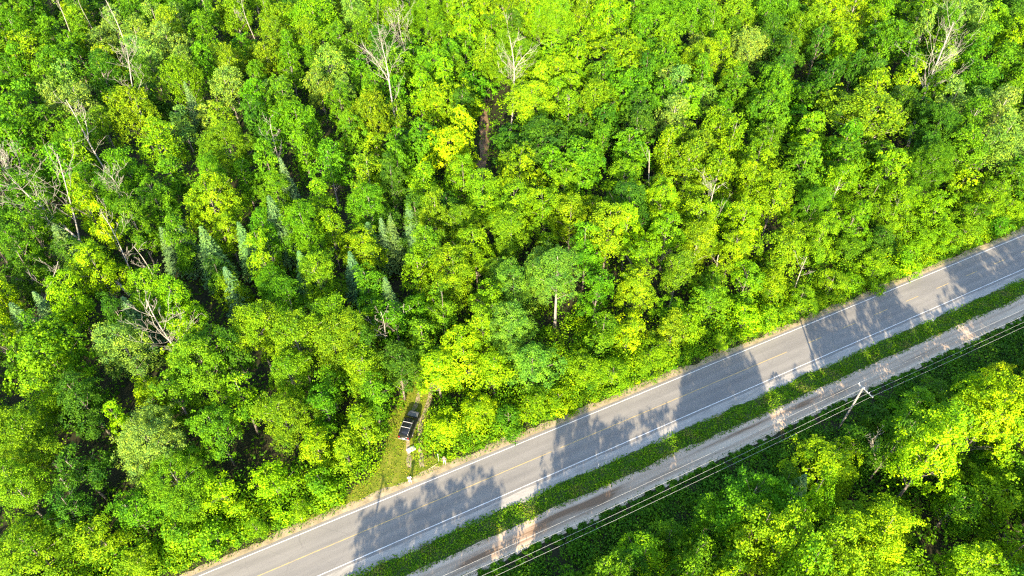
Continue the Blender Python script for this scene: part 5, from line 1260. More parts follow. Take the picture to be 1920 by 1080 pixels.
# forest undergrowth
P = np.stack([NR.uniform(-165, 165, 17000), NR.uniform(30, 215, 17000)], -1)
s_, n_ = sn_of(P)
P = P[((n_ < -5) | (n_ > 23)) & (np.abs(P[:, 0]) < 45 + P[:, 1] * 0.75) & not_clear(P, .3)]
leafmass('undergrowth', 'dark green undergrowth on the forest floor seen between the trees', 'undergrowth', *mounds(P, NR.uniform(.7, 1.7, len(P)), NR.uniform(.5, 3.2, len(P)), 15, (.30, .60), [TINT['G'], TINT['L'], TINT['G']], NR))
# shrubs along the upper verge
k = 2700
s = NR.uniform(-45, 175, k); n = -1.9 - np.abs(NR.normal(0, 3.6, k))
P = O2 + s[:, None] * UD + n[:, None] * ND
ok = not_clear(P, .5); P = P[ok]; n = n[ok]
Hh = np.clip((-n - 1.2) * NR.uniform(.45, .95, len(P)), .25, 4.2)
leafmass('roadside_shrubs', 'bright green shrubs crowding the upper edge of the road', 'shrubs', *mounds(P, np.clip(Hh * .8, .45, 1.6), Hh, 52, (.18, .36), [TINT['L'], TINT['G'], TINT['G'], TINT['Y']], NR))
# ferns and saplings between the trees on the near side
k = 2600
P = np.stack([NR.uniform(0, 115, k), NR.uniform(12, 75, k)], -1)
s_, n_ = sn_of(P)
P = P[n_ > 24]
Hh = NR.uniform(.4, 2.0, len(P))
leafmass('near_undergrowth', 'dark green saplings and ferns under the trees at lower right', 'undergrowth', *mounds(P, np.clip(Hh * .95, .6, 1.6), Hh, 32, (.25, .48), [TINT['D'], TINT['G'], TINT['G']], NR))
# shrubs round the foot of the pale-trunked tree
k = 90
P = np.stack([NR.uniform(-1, 18, k), NR.uniform(68, 84, k)], -1)
s_, n_ = sn_of(P)
P = P[n_ < -3]
Hh = NR.uniform(1.0, 3.6, len(P))
leafmass('thicket', 'lime green thicket round the foot of the pale-trunked tree', 'shrubs', *mounds(P, np.clip(Hh * .7, .9, 1.8), Hh, 110, (.18, .36), [TINT['L'], TINT['G'], TINT['Y']], NR))
# shrubs around the pull-off
k = 420
P = np.stack([NR.uniform(-30, 2, k), NR.uniform(50, 82, k)], -1)
s_, n_ = sn_of(P)
P = P[(n_ < -4.6) & not_clear(P, .55)]
Hh = NR.uniform(.5, 1.9, len(P))
leafmass('clearing_shrubs', 'bright green shrubs around the grassy pull-off', 'shrubs', *mounds(P, np.clip(Hh * .9, .6, 1.5), Hh, 60, (.18, .36), [TINT['L'], TINT['G'], TINT['Y']], NR))
# brush under the power line
k = 3600
s = NR.uniform(-18, 150, k); n = 14.8 + 11 * NR.random(k) ** 1.15
P = O2 + s[:, None] * UD + n[:, None] * ND
Hh = np.clip((n - 14.4) * .35, .25, 1.5) * NR.uniform(.5, 1.25, k)
leafmass('roadside_brush', 'dark green brush beneath the power line beside the dirt track', 'brush', *mounds(P, np.clip(Hh * 1.1, .4, 1.4), Hh, 40, (.18, .36), [TINT['G'], TINT['D'], TINT['D']], NR))


def grass(name, label, P, hgt, size, cols, weed=0.3):
    m = len(P)
    C = np.empty((m, 3)); C[:, :2] = P; C[:, 2] = hgt * NR.uniform(.35, 1.0, m)
    up = NR.random(m) < weed
    Nn = unit(NR.normal(size=(m, 3)) * np.where(up, .45, 1.0)[:, None] + np.where(up, 1.0, .25)[:, None] * np.array([0, 0, 1.0]))
    S = NR.uniform(*size, m)
    T = np.clip(NR.normal(.5, .24, m), 0, 1)
    cell = (np.sin(P[:, 0] * 1.1 + 2 * np.sin(P[:, 1] * .45)) + np.cos(P[:, 1] * 1.3 + P[:, 0] * .4) + NR.normal(0, .7, m))
    ci = np.clip(((cell + 2.2) / 4.4 * len(cols)).astype(int), 0, len(cols) - 1)
    Q = np.concatenate([np.array(cols)[ci] * NR.uniform(.8, 1.2, (m, 1)), np.ones((m, 1))], 1)
    return leafmass(name, label, 'grass', C, Nn, S, T, Q, aspect=0.5)


def edge_keep(n, lo, hi, soft):
    d = np.minimum(n - lo, hi - n)
    return NR.random(len(n)) < np.clip(d / soft, 0.0, 1.0)


k = 90000
s = NR.uniform(-25, 165, k); n = NR.uniform(7.7, 12.2, k)
wob = smooth_noise(s, 3.0, .45, 77) + smooth_noise(s, .9, .25, 78)
ok = edge_keep(n + wob * .6, 7.9, 11.65, .8) & (NR.random(k) < .75 + .25 * np.sin(s * .9 + 2 * np.sin(n * 1.7 + s * .23)))
P = (O2 + s[:, None] * UD + n[:, None] * ND)[ok]
hh = np.clip(np.minimum(n - 7.6, 12.2 - n)[ok] * .33, .06, .45) * np.clip(.7 + smooth_noise(s, 1.3, .5, 79)[ok], .25, 1.3)
grass('verge_grass', 'lush green weeds between the road and the dirt track', P, hh, (.14, .34), [(.20, .21, .05), TINT['L'], TINT['L'], TINT['G'], (.15, .25, .015), TINT['G'], TINT['L']], .5)
# upper verge grass fringe
k = 26000
s = NR.uniform(-45, 170, k); n = -0.55 - np.abs(NR.normal(0, 1.15, k))
P = O2 + s[:, None] * UD + n[:, None] * ND
ok = (NR.random(k) < np.clip((-n - .6) / 1.2, .03, 1)) & not_clear(P)
P = P[ok]
grass('shoulder_grass', 'fringe of grass creeping over the sandy shoulder', P, np.clip((-n[ok] - .3) * .25, .05, .4), (.12, .28), [TINT['G'], TINT['L'], (.16, .17, .03), TINT['L']], .4)
# tufts at both edges of the dirt track
k = 5000
s = NR.uniform(-20, 165, k); n = np.where(NR.random(k) < .35, 11.3 + np.abs(NR.normal(0, .3, k)), 14.9 - np.abs(NR.normal(0, .35, k)))
P = O2 + s[:, None] * UD + n[:, None] * ND
grass('track_grass', 'tufts of grass along both edges of the dirt track', P, np.full(k, .12), (.10, .24), [TINT['G'], (.10, .13, .02), TINT['D']], .4)
# short grass of the clearing by the parked vehicle
k = 30000
P = np.stack([NR.uniform(-32, -6, k), NR.uniform(38, 70, k)], -1)
s_, n_ = sn_of(P)
cx = -15.6 + (P[:, 1] - 58) * 0.22
ins = ((n_ < -1.1) & (n_ > -4.8) & (s_ > -6) & (s_ < 17)) | ((np.abs(P[:, 0] - cx) < 2.7) & (n_ < -1.1) & (P[:, 1] < 70))
rut = np.minimum(np.abs(P[:, 0] - cx - .85), np.abs(P[:, 0] - cx + .95))
ins &= NR.random(k) < np.clip(rut / .45, .12, 1)
P = P[ins]
grass('clearing_grass', 'short yellow-green grass of the pull-off around the parked vehicle', P, np.full(len(P), .12), (.10, .24), [(.20, .24, .012), TINT['L'], (.28, .25, .04), TINT['Y'], (.17, .24, .01)], .4)

# ------------------------------------------------------------------ spruces
def spruce_mesh(h, w, seed):
    r = np.random.default_rng(seed)
    C, Nn, S, T = [], [], [], []
    z = h * 0.10
    while z < h * 0.985:
        t = (z / h - .10) / .90
        L = w * .5 * (1 - t) ** 0.9 + 0.10
        nb = max(5, int(11 * (1 - t) + 5))
        a0 = r.uniform(0, 6.28)
        for b in range(nb):
            a = a0 + 2 * math.pi * b / nb + r.uniform(-.22, .22)
            l = L * r.uniform(.7, 1.12)
            k = max(4, int(l * 9))
            q = np.linspace(.12, 1, k)
            side = r.normal(0, .13, k) * (1.2 - q) * l * .9
            dx, dy = math.cos(a), math.sin(a)
            px = dx * q * l - dy * side; py = dy * q * l + dx * side
            pz = z + l * (.10 - .34 * q + .16 * q * q) + r.normal(0, .05, k)
            C.append(np.stack([px, py, pz], -1))
            Nn.append(unit(np.stack([np.full(k, dx * .45), np.full(k, dy * .45), np.ones(k)], -1) + r.normal(size=(k, 3)) * .35))
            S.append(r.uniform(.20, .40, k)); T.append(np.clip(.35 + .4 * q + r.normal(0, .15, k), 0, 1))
        z += max(.16, .36 * (1 - t * .6)) * r.uniform(.8, 1.2) * h / 14
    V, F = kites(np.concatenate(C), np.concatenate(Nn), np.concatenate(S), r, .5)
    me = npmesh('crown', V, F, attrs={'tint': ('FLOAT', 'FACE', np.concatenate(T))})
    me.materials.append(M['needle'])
    tb_ = MB().tube([(0, 0, 0), (0, 0, h * .5), (0, 0, h)], [h * .012, h * .007, .015], 6).mesh('trunk', True)
    tb_.materials.append(M['bark'])
    return me, tb_


SPR = [(spruce_mesh(14, 4.2, 61), 14, 4.2), (spruce_mesh(11, 3.6, 62), 11, 3.6), (spruce_mesh(14, 3.6, 63), 14, 3.6)]
for i, (x, y, h, w, label) in enumerate(SPRUCES):
    (cm, tm), ph, pw = SPR[i % 3]
    root = tag(empty('spruce_tree', (x, y, 0), rnd.uniform(0, 6.28)), label, 'spruce', 'spruces among the broadleaf trees')
    root.scale = (w / pw, w / pw, h / ph)
    co = link('crown', cm, None, root)
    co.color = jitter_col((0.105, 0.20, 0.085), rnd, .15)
    link('trunk', tm, None, root)


# ------------------------------------------------------------------ dead trees
def snag(x, y, tx, ty, tz, rad, seed, nb, spread, twig, fork, label, z0=0.0):
    r = np.random.default_rng(seed)
    root = tag(empty('dead_tree', (x, y, z0)), label, 'dead tree', 'dead trees standing in the wood')
    top = np.array([tx - x, ty - y, tz - z0])
    L = np.linalg.norm(top)
    d0 = top / L
    bend = r.normal(size=3) * L * .03
    ax = lambda t: top * t + bend * math.sin(math.pi * t) + np.array([math.sin(t * 9 + seed), math.cos(t * 7 + seed), 0]) * .008 * L * t
    ts = np.linspace(0, 1, 12)
    MB().tube([ax(t) for t in ts], [rad * (1 - .82 * t) + .02 for t in ts], 7).build('trunk', M['dead_wood'], root, True)

    def limb(mb, p, d, l, r0, depth):
        d = d / np.linalg.norm(d)
        pts = [p]; k = 5
        dd = d.copy(); q = p.copy()
        for i in range(k):
            dd = dd + r.normal(size=3) * .13 + np.array([0, 0, .07])
            dd /= np.linalg.norm(dd)
            q = q + dd * l / k
            pts.append(q.copy())
        mb.tube(pts, [max(.015, r0 * (1 - .85 * i / k)) for i in range(k + 1)], 4 if depth else 5, cap=False)
        if depth < 2:
            for j in range(twig if depth == 0 else max(2, twig - 2)):
                i = r.integers(1, k + 1)
                sd_ = unit(dd + r.normal(size=3) * .55)
                limb(mb, pts[i], sd_, l * r.uniform(.28, .55), r0 * .45, depth + 1)
    if fork:
        t = .62
        dv = unit(d0 + np.array([r.choice([-1, 1]) * .4, .05, 0]))
        mb = MB(); limb(mb, ax(t), dv, L * .36, rad * .45, 0)
        mb.build('limb', M['dead_wood'], root, True)
    for b in range(nb):
        t = r.uniform(.42, .98)
        a = r.uniform(0, 6.28)
        dv = unit(np.array([math.cos(a), math.sin(a) * .8, r.uniform(.15, .9)]) * spread + d0 * .5)
        mb = MB(); limb(mb, ax(t), dv, L * r.uniform(.14, .34) * (1.25 - .5 * t), rad * .22 * (1.15 - .6 * t), 0)
        mb.build('branch', M['dead_wood'], root, True)
    return root


for row in SNAGS:
    snag(*row)

# the tall tree with the straight pale trunk is in TREES; a stubby bare trunk and a fallen log follow
def simple_log(name, pts, rads, label, cat):
    o = MB().tube(pts, rads, 8).build(name, M['dead_wood'], None, True)
    tag(o, label, cat)
    return o


# ------------------------------------------------------------------ power line
M['pole_wood'] = barkmat('pole_wood', (0.16, 0.15, 0.135), (0.30, 0.285, 0.26), 3)
M['arm_wood'] = barkmat('arm_wood', (0.34, 0.33, 0.31), (0.50, 0.49, 0.47), 3)
M['ceramic'] = plain('ceramic', (0.55, 0.56, 0.56), 0.25)
M['steel'] = plain('steel', (0.42, 0.43, 0.44), 0.45, 0.7)
M['cable'] = plain('cable', (0.55, 0.56, 0.55), 0.45, 0.2)
POLE_N = 18.35
WN = (17.5, 18.42, 19.35, 20.0)
ARM = (WN[0] - .12, WN[3] + .12)


def utility_pole(s, label):
    x, y, _ = rp(s, POLE_N)
    root = tag(empty('utility_pole', (x, y, 0), R(25.4)), label, 'utility pole', 'poles of the power line')
    # local x along the road, local y away from the dirt track is -n
    MB().tube([(0, 0, 0), (0, 0, 5), (0, 0, 10.55)], [.17, .145, .115], 12).build('pole', M['pole_wood'], root, True)
    a = ARM[0] - POLE_N; b = ARM[1] - POLE_N
    MB().box((.17, -(a + b) / 2, 10.25), (.11, b - a, .13)).build('crossarm', M['arm_wood'], root, bevel=.012)
    for sg in (-1, 1):
        MB().tube([(.11, 0, 9.55), (.15, sg * .72, 10.19)], .022, 5).build('brace', M['steel'], root)
    for i, w in enumerate(WN):
        yy = -(w - POLE_N)
        xx = .17
        MB().tube([(xx, yy, 10.31), (xx, yy, 10.37), (xx, yy, 10.40), (xx, yy, 10.46), (xx, yy, 10.49), (xx, yy, 10.54)], [.03, .07, .045, .075, .045, .05], 8).build('insulator', M['ceramic'], root, True)
    MB().box((0, 0, 10.565), (.2, .2, .03)).build('pole_cap', M['steel'], root)
    return root


S0 = 71.0
SPAN = 75.5
utility_pole(S0, 'weathered grey wooden utility pole with pale crossarm beside the dirt track')
utility_pole(S0 - SPAN, 'wooden utility pole just outside the picture whose thin shadow crosses the road')
utility_pole(S0 + SPAN, 'farthest wooden utility pole down the line beyond the right edge')
wl_names = ('wire nearest the dirt track', 'second wire from the dirt track', 'third wire from the dirt track', 'wire farthest from the dirt track')
for i, w in enumerate(WN):
    pts = []
    for b in range(-2, 2):
        for j in range(24):
            t = j / 24
            s = S0 + b * SPAN + t * SPAN
            pts.append(rp(s, w, 10.56 - 4 * .75 * t * (1 - t)))
    # wires sit on the crossarm, which is bolted to the far side of the pole
    o = MB().tube([(p[0] + .155, p[1] + .07, p[2]) for p in pts], .0105, 4).build('power_wire', M['cable'], None, True)
    tag(o, 'pale overhead power line cable, ' + wl_names[i], 'power wire', 'cables of the power line')

# ------------------------------------------------------------------ parked vehicle
M['car_paint'] = plain('car_paint', (0.010, 0.011, 0.013), 0.28, 0.0, .1, 20, .5, .6)
M['hood_sky_sheen'] = plain('hood_sky_sheen', (0.20, 0.205, 0.22), 0.35, 0.2, .1, 20, .5, .6)  # black bonnet coloured grey: the sky's reflection is painted into the base colour
M['glass_dark'] = plain('glass_dark', (0.008, 0.010, 0.012), 0.06, 0, .1, 5, .6)
M['chrome'] = plain('chrome', (0.72, 0.72, 0.73), 0.22, 0.85)
M['bar_metal'] = plain('bar_metal', (0.66, 0.67, 0.68), 0.4, 0.3)
M['rail_metal'] = plain('rail_metal', (0.22, 0.22, 0.23), 0.4, 0.3)
M['rubber'] = plain('rubber', (0.016, 0.016, 0.017), 0.85)
M['red_lens'] = plain('red_lens', (0.30, 0.012, 0.01), 0.15)
M['clear_lens'] = plain('clear_lens', (0.6, 0.62, 0.63), 0.1)
M['white_plate'] = plain('white_plate', (0.72, 0.73, 0.75), 0.4)
M['trim_plastic'] = plain('trim_plastic', (0.025, 0.025, 0.026), 0.6)


def section_loft(stations, seg_fn):
    V = []; F = []
    rows = [seg_fn(*st) for st in stations]
    k = len(rows[0])
    for rw in rows: V += rw
    for i in range(len(rows) - 1):
        for j in range(k):
            j2 = (j + 1) % k
            F.append((i * k + j, i * k + j2, (i + 1) * k + j2, (i + 1) * k + j))
    F.append(tuple(range(k - 1, -1, -1)))
    F.append(tuple((len(rows) - 1) * k + j for j in range(k)))
    return V, F


def parked_vehicle(loc, rz):
    root = tag(empty('parked_vehicle', loc, rz), 'black sport utility vehicle with silver roof bars parked on the grassy pull-off', 'car')
    # stations: y, z_bottom, z_shoulder, half width, z_top, half width top   (front is +y)
    ST = [(-2.46, .52, .92, .84, 1.02, .80), (-2.42, .40, .98, .92, 1.12, .86), (-2.20, .34, 1.02, .965, 1.16, .90), (-1.0, .32, 1.03, .98, 1.15, .92), (.4, .32, 1.02, .98, 1.13, .92),
          (1.05, .32, 1.00, .975, 1.12, .90), (1.5, .34, .97, .965, 1.09, .86), (2.1, .38, .90, .94, 1.02, .80), (2.38, .44, .80, .88, .92, .72), (2.48, .52, .70, .76, .78, .62)]

    def sec(y, zb, zs, w, zt, wt):
        h = [(w * .86, zb), (w * .97, zb + .12), (w, (zb + zs) / 2), (w * .985, zs), ((w * .97 + wt) / 2, (zs + zt) / 2 + .02), (wt, zt)]
        return [(x, y, z) for x, z in h] + [(-x, y, z) for x, z in reversed(h)]
    V, F = section_loft(ST, sec)
    body = MB().raw(V, F).build('body', M['car_paint'], root, True)
    # cabin
    CT = [(-2.40, 1.08, .86, 1.12, .84), (-2.30, 1.08, .88, 1.50, .77), (-2.12, 1.10, .89, 1.74, .70), (-1.7, 1.10, .90, 1.80, .70), (-.6, 1.10, .90, 1.83, .71), (.25, 1.08, .90, 1.79, .70), (.62, 1.08, .89, 1.66, .70), (1.32, 1.06, .86, 1.12, .80)]

    def csec(y, zb, wb, zt, wt):
        h = [(wb, zb), ((wb * .55 + wt * .45), zb + (zt - zb) * .5), (wt * 1.02, zt - .07), (wt * .90, zt), (wt * .4, zt + .015)]
        return [(x, y, z) for x, z in h] + [(-x, y, z) for x, z in reversed(h)]
    V, F = section_loft(CT, csec)
    MB().raw(V, F).build('cabin', M['car_paint'], root, True)
    # bonnet skin
    hv = []; hf = []
    ys = [1.30, 1.6, 2.0, 2.28, 2.40]; zs = [1.125, 1.10, 1.055, .985, .92]; ws = [.80, .80, .765, .71, .64]
    for y, z, w in zip(ys, zs, ws):
        for k in range(9):
            t = -1 + k / 4
            hv.append((w * t, y, z + .035 * (1 - t * t) + .004))
    for i in range(4):
        for k in range(8):
            a = i * 9 + k
            hf.append((a, a + 1, a + 10, a + 9))
    MB().raw(hv, hf).build('bonnet', M['hood_sky_sheen'], root, True)
    # glass, each pane a touch proud of the cabin
    MB().raw([(-.76, 1.33, 1.135), (.76, 1.33, 1.135), (.66, .70, 1.655), (-.66, .70, 1.655)], [(0, 1, 2, 3)]).build('windscreen', M['glass_dark'], root)
    MB().raw([(-.74, -2.385, 1.17), (.74, -2.385, 1.17), (.66, -2.285, 1.60), (-.66, -2.285, 1.60)], [(0, 1, 2, 3)]).build('rear_window', M['glass_dark'], root)
    for sg in (-1, 1):
        for y0, y1 in ((-2.02, -1.22), (-1.16, -.22), (-.14, .72)):
            top = 1.66; lo = 1.14
            y1t = min(y1, .48)
            v = [(sg * .918, y0, lo), (sg * .918, y1, lo), (sg * .742, y1t, top), (sg * .742, y0 + .04, top)]
            MB().raw(v, [(0, 1, 2, 3)]).build('side_window', M['glass_dark'], root)
        MB().tube([(sg * .69, -2.05, 1.79), (sg * .70, -1.7, 1.885), (sg * .71, -.6, 1.905), (sg * .70, .1, 1.86), (sg * .69, .3, 1.80)], .026, 6).build('roof_rail', M['rail_metal'], root, True)
        MB().box((sg * .70, -2.475, 1.02), (.17, .06, .34)).build('tail_light', M['red_lens'], root, bevel=.015)
        MB().box((sg * .60, 2.40, .76), (.30, .12, .15)).build('headlight', M['clear_lens'], root, bevel=.02)
        MB().box((sg * 1.07, .72, 1.16), (.20, .11, .15)).build('wing_mirror', M['car_paint'], root, bevel=.03)
        for y in (.30, -.72):
            MB().box((sg * .99, y, .96), (.03, .18, .03)).build('door_handle', M['chrome'], root, bevel=.008)
        MB().box((sg * .985, -.1, .50), (.03, 2.7, .09)).build('side_trim', M['chrome'], root, bevel=.01)
        for y in (1.52, -1.42):
            wx = sg * .86
            rim_r = [(.365, .11), (.40, .09), (.40, -.09), (.365, -.11)]
            tv = []; tf = []
            prof = [(.25, .12), (.36, .125), (.395, .09), (.40, 0), (.395, -.09), (.36, -.125), (.25, -.12)]
            K = 20
            for k in range(K):
                a = 2 * math.pi * k / K
                for r_, o_ in prof: tv.append((wx + o_, y + r_ * math.cos(a), .40 + r_ * math.sin(a)))
            n_ = len(prof)
            for k in range(K):
                for j in range(n_):
                    tf.append((k * n_ + j, k * n_ + (j + 1) % n_, ((k + 1) % K) * n_ + (j + 1) % n_, ((k + 1) % K) * n_ + j))
            tyre = MB().raw(tv, tf).build('wheel', M['rubber'], root, True)
            rm = MB().tube([(wx + sg * .06, y, .40), (wx + sg * .095, y, .40)], [.245, .06], 14)
            for k in range(6):
                a = math.pi * k / 3
                rm.tube([(wx + sg * .10, y, .40), (wx + sg * .10, y + .23 * math.cos(a), .40 + .23 * math.sin(a))], .03, 4)
            rm.build('rim', M['chrome'], tyre)
    for y in (-.35, -1.25):
        MB().box((0, y, 1.925), (1.42, .075, .035)).build('crossbar', M['bar_metal'], root, bevel=.012)
    MB().box((0, -2.50, .62), (1.72, .14, .20)).build('rear_bumper', M['chrome'], root, bevel=.04)
    MB().box((0, -2.452, .90), (.86, .035, .07)).build('tailgate_trim', M['chrome'], root, bevel=.01)
    MB().box((0, -2.462, .80), (.32, .02, .15)).build('licence_plate', M['white_plate'], root)
    MB().box((0, -2.33, 1.70), (1.28, .26, .04), Matrix.Rotation(.18, 3, 'X')).build('rear_spoiler', M['car_paint'], root, bevel=.012)
    MB().box((0, 2.50, .50), (1.5, .10, .20)).build('front_bumper', M['trim_plastic'], root, bevel=.03)
    MB().box((0, 2.46, .70), (.80, .06, .18)).build('grille', M['chrome'], root, bevel=.02)
    MB().tube([(-.5, 1.40, 1.145), (-.05, 1.22, 1.27)], .012, 4).build('wiper', M['trim_plastic'], root)
    MB().tube([(.15, 1.40, 1.145), (.55, 1.22, 1.27)], .012, 4).build('wiper', M['trim_plastic'], root)
    return root


parked_vehicle((-15.35, 58.3, 0.012), R(-14)).scale = (1.0, 1.0, 1.0)

# white board lying on the grass
rb = Matrix.Rotation(R(35), 3, 'Z')
M['white_board'] = plain('white_board', (0.78, 0.78, 0.80), 0.45, 0, .06)
tag(MB().box((-14.75, 54.4, .24), (1.25, .74, .07), rb).build('white_board', M['white_board'], None, bevel=.015), 'small white rectangular board lying on the grass behind the parked vehicle', 'board')

# ------------------------------------------------------------------ people
M['skin'] = plain('skin', (0.42, 0.25, 0.17), 0.55)
M['shirt_white'] = plain('shirt_white', (0.80, 0.80, 0.80), 0.8, 0, .05)
M['shorts_pale'] = plain('shorts_pale', (0.70, 0.69, 0.66), 0.8, 0, .05)
M['shirt_mauve'] = plain('shirt_mauve', (0.20, 0.145, 0.17), 0.8, 0, .2)
M['trouser_pale'] = plain('trouser_pale', (0.50, 0.47, 0.44), 0.8)
M['hair_fair'] = plain('hair_fair', (0.42, 0.32, 0.18), 0.6)
M['hair_dark'] = plain('hair_dark', (0.10, 0.07, 0.05), 0.6)
M['shoe'] = plain('shoe', (0.55, 0.55, 0.55), 0.6)


def skin_obj(name, verts, edges, radii, mat, parent, root_i=0, sub=2):
    me = bpy.data.meshes.new(name)
    me.from_pydata(verts, edges, [])
    o = link(name, me, mat, parent)
    md = o.modifiers.new('skin', 'SKIN')
    md.use_smooth_shade = True
    if not me.skin_vertices:
        return o
    for i, sv in enumerate(me.skin_vertices[0].data):
        r_ = radii[i]
        sv.radius = r_ if hasattr(r_, '__len__') else (r_, r_)
        sv.use_root = (i == root_i)
    ss = o.modifiers.new('subsurf', 'SUBSURF'); ss.levels = sub; ss.render_levels = sub
    return o


def person(loc, rz, label, shirt, trousers, hair, long_legs, elbows):
    root = tag(empty('person', loc, rz), label, 'person')
    # faces -y.  joints, 1.75 m tall
    V = [(0, 0, .95), (0, .01, 1.12), (0, .015, 1.32), (0, 0, 1.47), (0, -.01, 1.55), (0, -.015, 1.64), (0, -.01, 1.71)]
    E = [(0, 1), (1, 2), (2, 3), (3, 4), (4, 5), (5, 6)]
    Rr = [(.15, .11), (.135, .10), (.165, .115), (.07, .065), (.055, .055), (.085, .10), (.07, .085)]

    def add(v, r_, to):
        V.append(v); Rr.append(r_); E.append((to, len(V) - 1)); return len(V) - 1
    for sg, eb in ((-1, elbows[0]), (1, elbows[1])):
        hp = add((sg * .10, 0, .88), (.095, .10), 0)
        kn = add((sg * .125, -.02, .49), (.06, .065), hp)
        an = add((sg * .14, .01, .09), (.042, .045), kn)
        add((sg * .155, -.13, .035), (.045, .035), an)
        sh = add((sg * .185, .01, 1.40), (.062, .062), 2)
        el = add((sg * eb[0], eb[1], eb[2]), .043, sh)
        wr = add((sg * eb[3], eb[4], eb[5]), .030, el)
        d = Vector(V[wr]) - Vector(V[el]); d.normalize()
        pm = Vector(V[wr]) + d * .07
        pa = add(tuple(pm), (.036, .022), wr)
        side = d.cross(Vector((0, 0, 1)));
        if side.length < .1: side = Vector((1, 0, 0))
        side.normalize()
        for k, (o_, l_) in enumerate(((-.030, .075), (-.010, .088), (.010, .082), (.029, .062))):
            p1 = pm + side * o_ + d * l_ * .55; p2 = pm + side * o_ * 1.05 + d * l_ + Vector((0, 0, -.02))
            a_ = add(tuple(p1), .0095, pa); add(tuple(p2), .008, a_)
        th = pm - d * .035 + side * (-.05)
        a_ = add(tuple(th), .011, pa); add(tuple(th + d * .04 + side * -.012), .009, a_)
    body = skin_obj('body', V, E, Rr, M['skin'], root)
    # clothing
    sv = [(0, .005, .93), (0, .012, 1.12), (0, .017, 1.32), (0, .0, 1.45)]
    se = [(0, 1), (1, 2), (2, 3)]; sr = [(.175, .135), (.16, .125), (.185, .135), (.085, .08)]
    for sg, eb in ((-1, elbows[0]), (1, elbows[1])):
        sv.append((sg * .19, .01, 1.40)); sr.append(.085); se.append((2, len(sv) - 1))
        p = Vector((sg * .19, .01, 1.40)).lerp(Vector((sg * eb[0], eb[1], eb[2])), .75)
        sv.append(tuple(p)); sr.append(.066); se.append((len(sv) - 2, len(sv) - 1))
    skin_obj('shirt', sv, se, sr, shirt, root)
    tv = [(0, 0, .97), (0, 0, .90)]; te = [(0, 1)]; tr = [(.165, .125), (.155, .125)]
    for sg in (-1, 1):
        tv.append((sg * .105, 0, .84)); tr.append((.115, .115)); te.append((1, len(tv) - 1))
        tv.append((sg * .127, -.02, .50)); tr.append((.085, .09)); te.append((len(tv) - 2, len(tv) - 1))
        if long_legs:
            tv.append((sg * .142, .01, .10)); tr.append((.065, .07)); te.append((len(tv) - 2, len(tv) - 1))
    skin_obj('trousers', tv, te, tr, trousers, root)
    for sg in (-1, 1):
        skin_obj('shoe', [(sg * .14, .045, .045), (sg * .155, -.17, .04)], [(0, 1)], [(.05, .045), (.05, .035)], M['shoe'], root)
    # hair cap, nose, ears, eyes, mouth
    bm = bmesh.new()
    bmesh.ops.create_uvsphere(bm, u_segments=14, v_segments=8, radius=1)
    for v in list(bm.verts):
        if v.co.z < -.15 and v.co.y < .2: bm.verts.remove(v)
    for v in bm.verts: v.co = Vector((v.co.x * .098, v.co.y * .112 + .005, v.co.z * .115 + 1.675))
    me = bpy.data.meshes.new('hair'); bm.to_mesh(me); bm.free()
    link('hair', me, hair, root)
    MB().raw([(0, -.125, 1.635), (-.014, -.095, 1.625), (.014, -.095, 1.625), (0, -.098, 1.67)], [(0, 1, 2), (0, 3, 1), (0, 2, 3)]).build('nose', M['skin'], root)
    for sg in (-1, 1):
        MB().box((sg * .033, -.101, 1.662), (.020, .008, .010)).build('eye', M['hair_dark'], root)
        MB().box((sg * .090, 0, 1.645), (.016, .03, .055)).build('ear', M['skin'], root, bevel=.005)
    MB().box((0, -.098, 1.598), (.042, .008, .010)).build('mouth', M['hair_dark'], root)
    return root


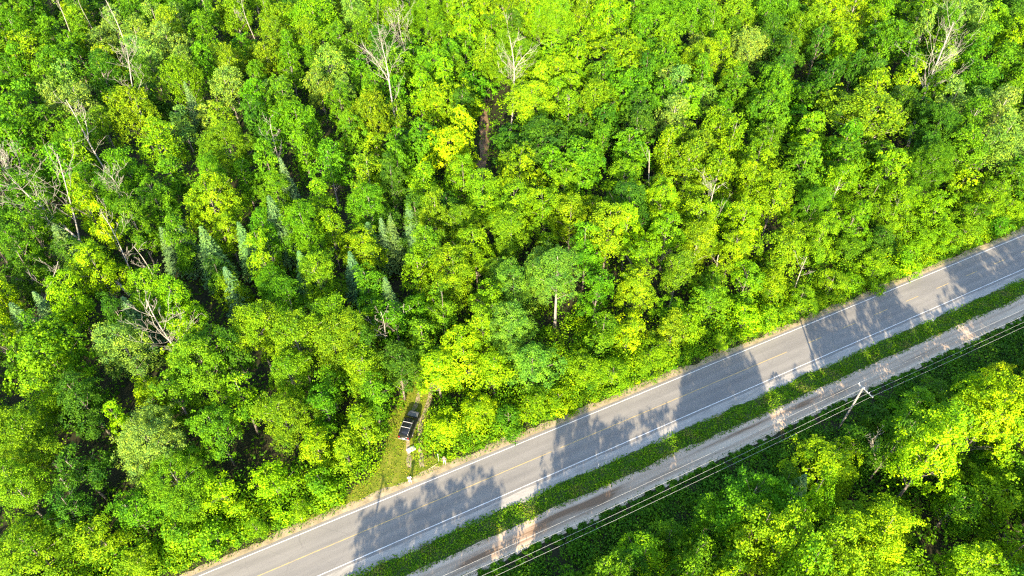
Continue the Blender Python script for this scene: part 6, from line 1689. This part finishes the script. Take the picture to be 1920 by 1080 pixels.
p1 = rp(10.2, -0.95, .014)
person(p1, R(8), 'person in white shirt and white trousers standing on the sandy road shoulder', M['shirt_white'], M['shorts_pale'], M['hair_dark'], True,
       ((.34, .02, 1.16, .16, -.20, 1.14), (.30, .02, 1.15, .12, -.22, 1.16)))
M['black_plastic'] = plain('black_plastic', (0.03, 0.03, 0.03), 0.5)
hc = Vector(p1) + Matrix.Rotation(R(8), 3, 'Z') @ Vector((0, -.30, 1.17))
tag(MB().box(hc, (.20, .10, .05)).build('remote_controller', M['black_plastic'], None, bevel=.012), 'small dark handheld controller held by the person in white', 'controller')
person(rp(15.7, -1.7, .014), R(-12), 'person in mauve shirt and pale trousers standing against the roadside shrubs', M['shirt_mauve'], M['trouser_pale'], M['hair_fair'], True,
       ((.30, .03, 1.13, .30, -.14, .96), (.27, .03, 1.12, .26, -.02, .86)))

# stakes and the stick by the shoulder
M['stake'] = plain('stake', (0.55, 0.54, 0.50), 0.6)
M['fresh_wood'] = plain('fresh_wood', (0.60, 0.50, 0.22), 0.7)
sx, sy, _ = rp(15.05, -2.35)
st = tag(empty('marker_stake', (sx, sy, 0)), 'thin pale stake standing left of the person in mauve', 'stake')
MB().tube([(0, 0, 0), (-.03, .02, 1.9)], .03, 6).build('shaft', M['stake'], st)
MB().box((-.03, .02, 1.88), (.10, .03, .12)).build('reflector', M['stake'], st, bevel=.01)
a = rp(13.2, -1.75, .07); b = rp(14.75, -2.05, .08)
ca = (Vector(a) + Vector(b)) / 2
tag(MB().box(ca, ((Vector(b) - Vector(a)).length, .09, .04), Matrix.Rotation(math.atan2(b[1] - a[1], b[0] - a[0]), 3, 'Z')).build('wooden_stick', M['fresh_wood'], None, bevel=.006), 'pale yellow wooden stick lying on the shoulder between the two people', 'stick')
wx, wy, _ = rp(35.4, 8.3)
st = tag(empty('roadside_marker', (wx, wy, 0)), 'little white marker post standing in the weeds across the road', 'marker post')
MB().box((0, 0, .45), (.09, .03, .9)).build('post', M['white_plate'], st, bevel=.008)
MB().box((0, -.02, .78), (.20, .02, .20)).build('plate', M['white_plate'], st, bevel=.01)
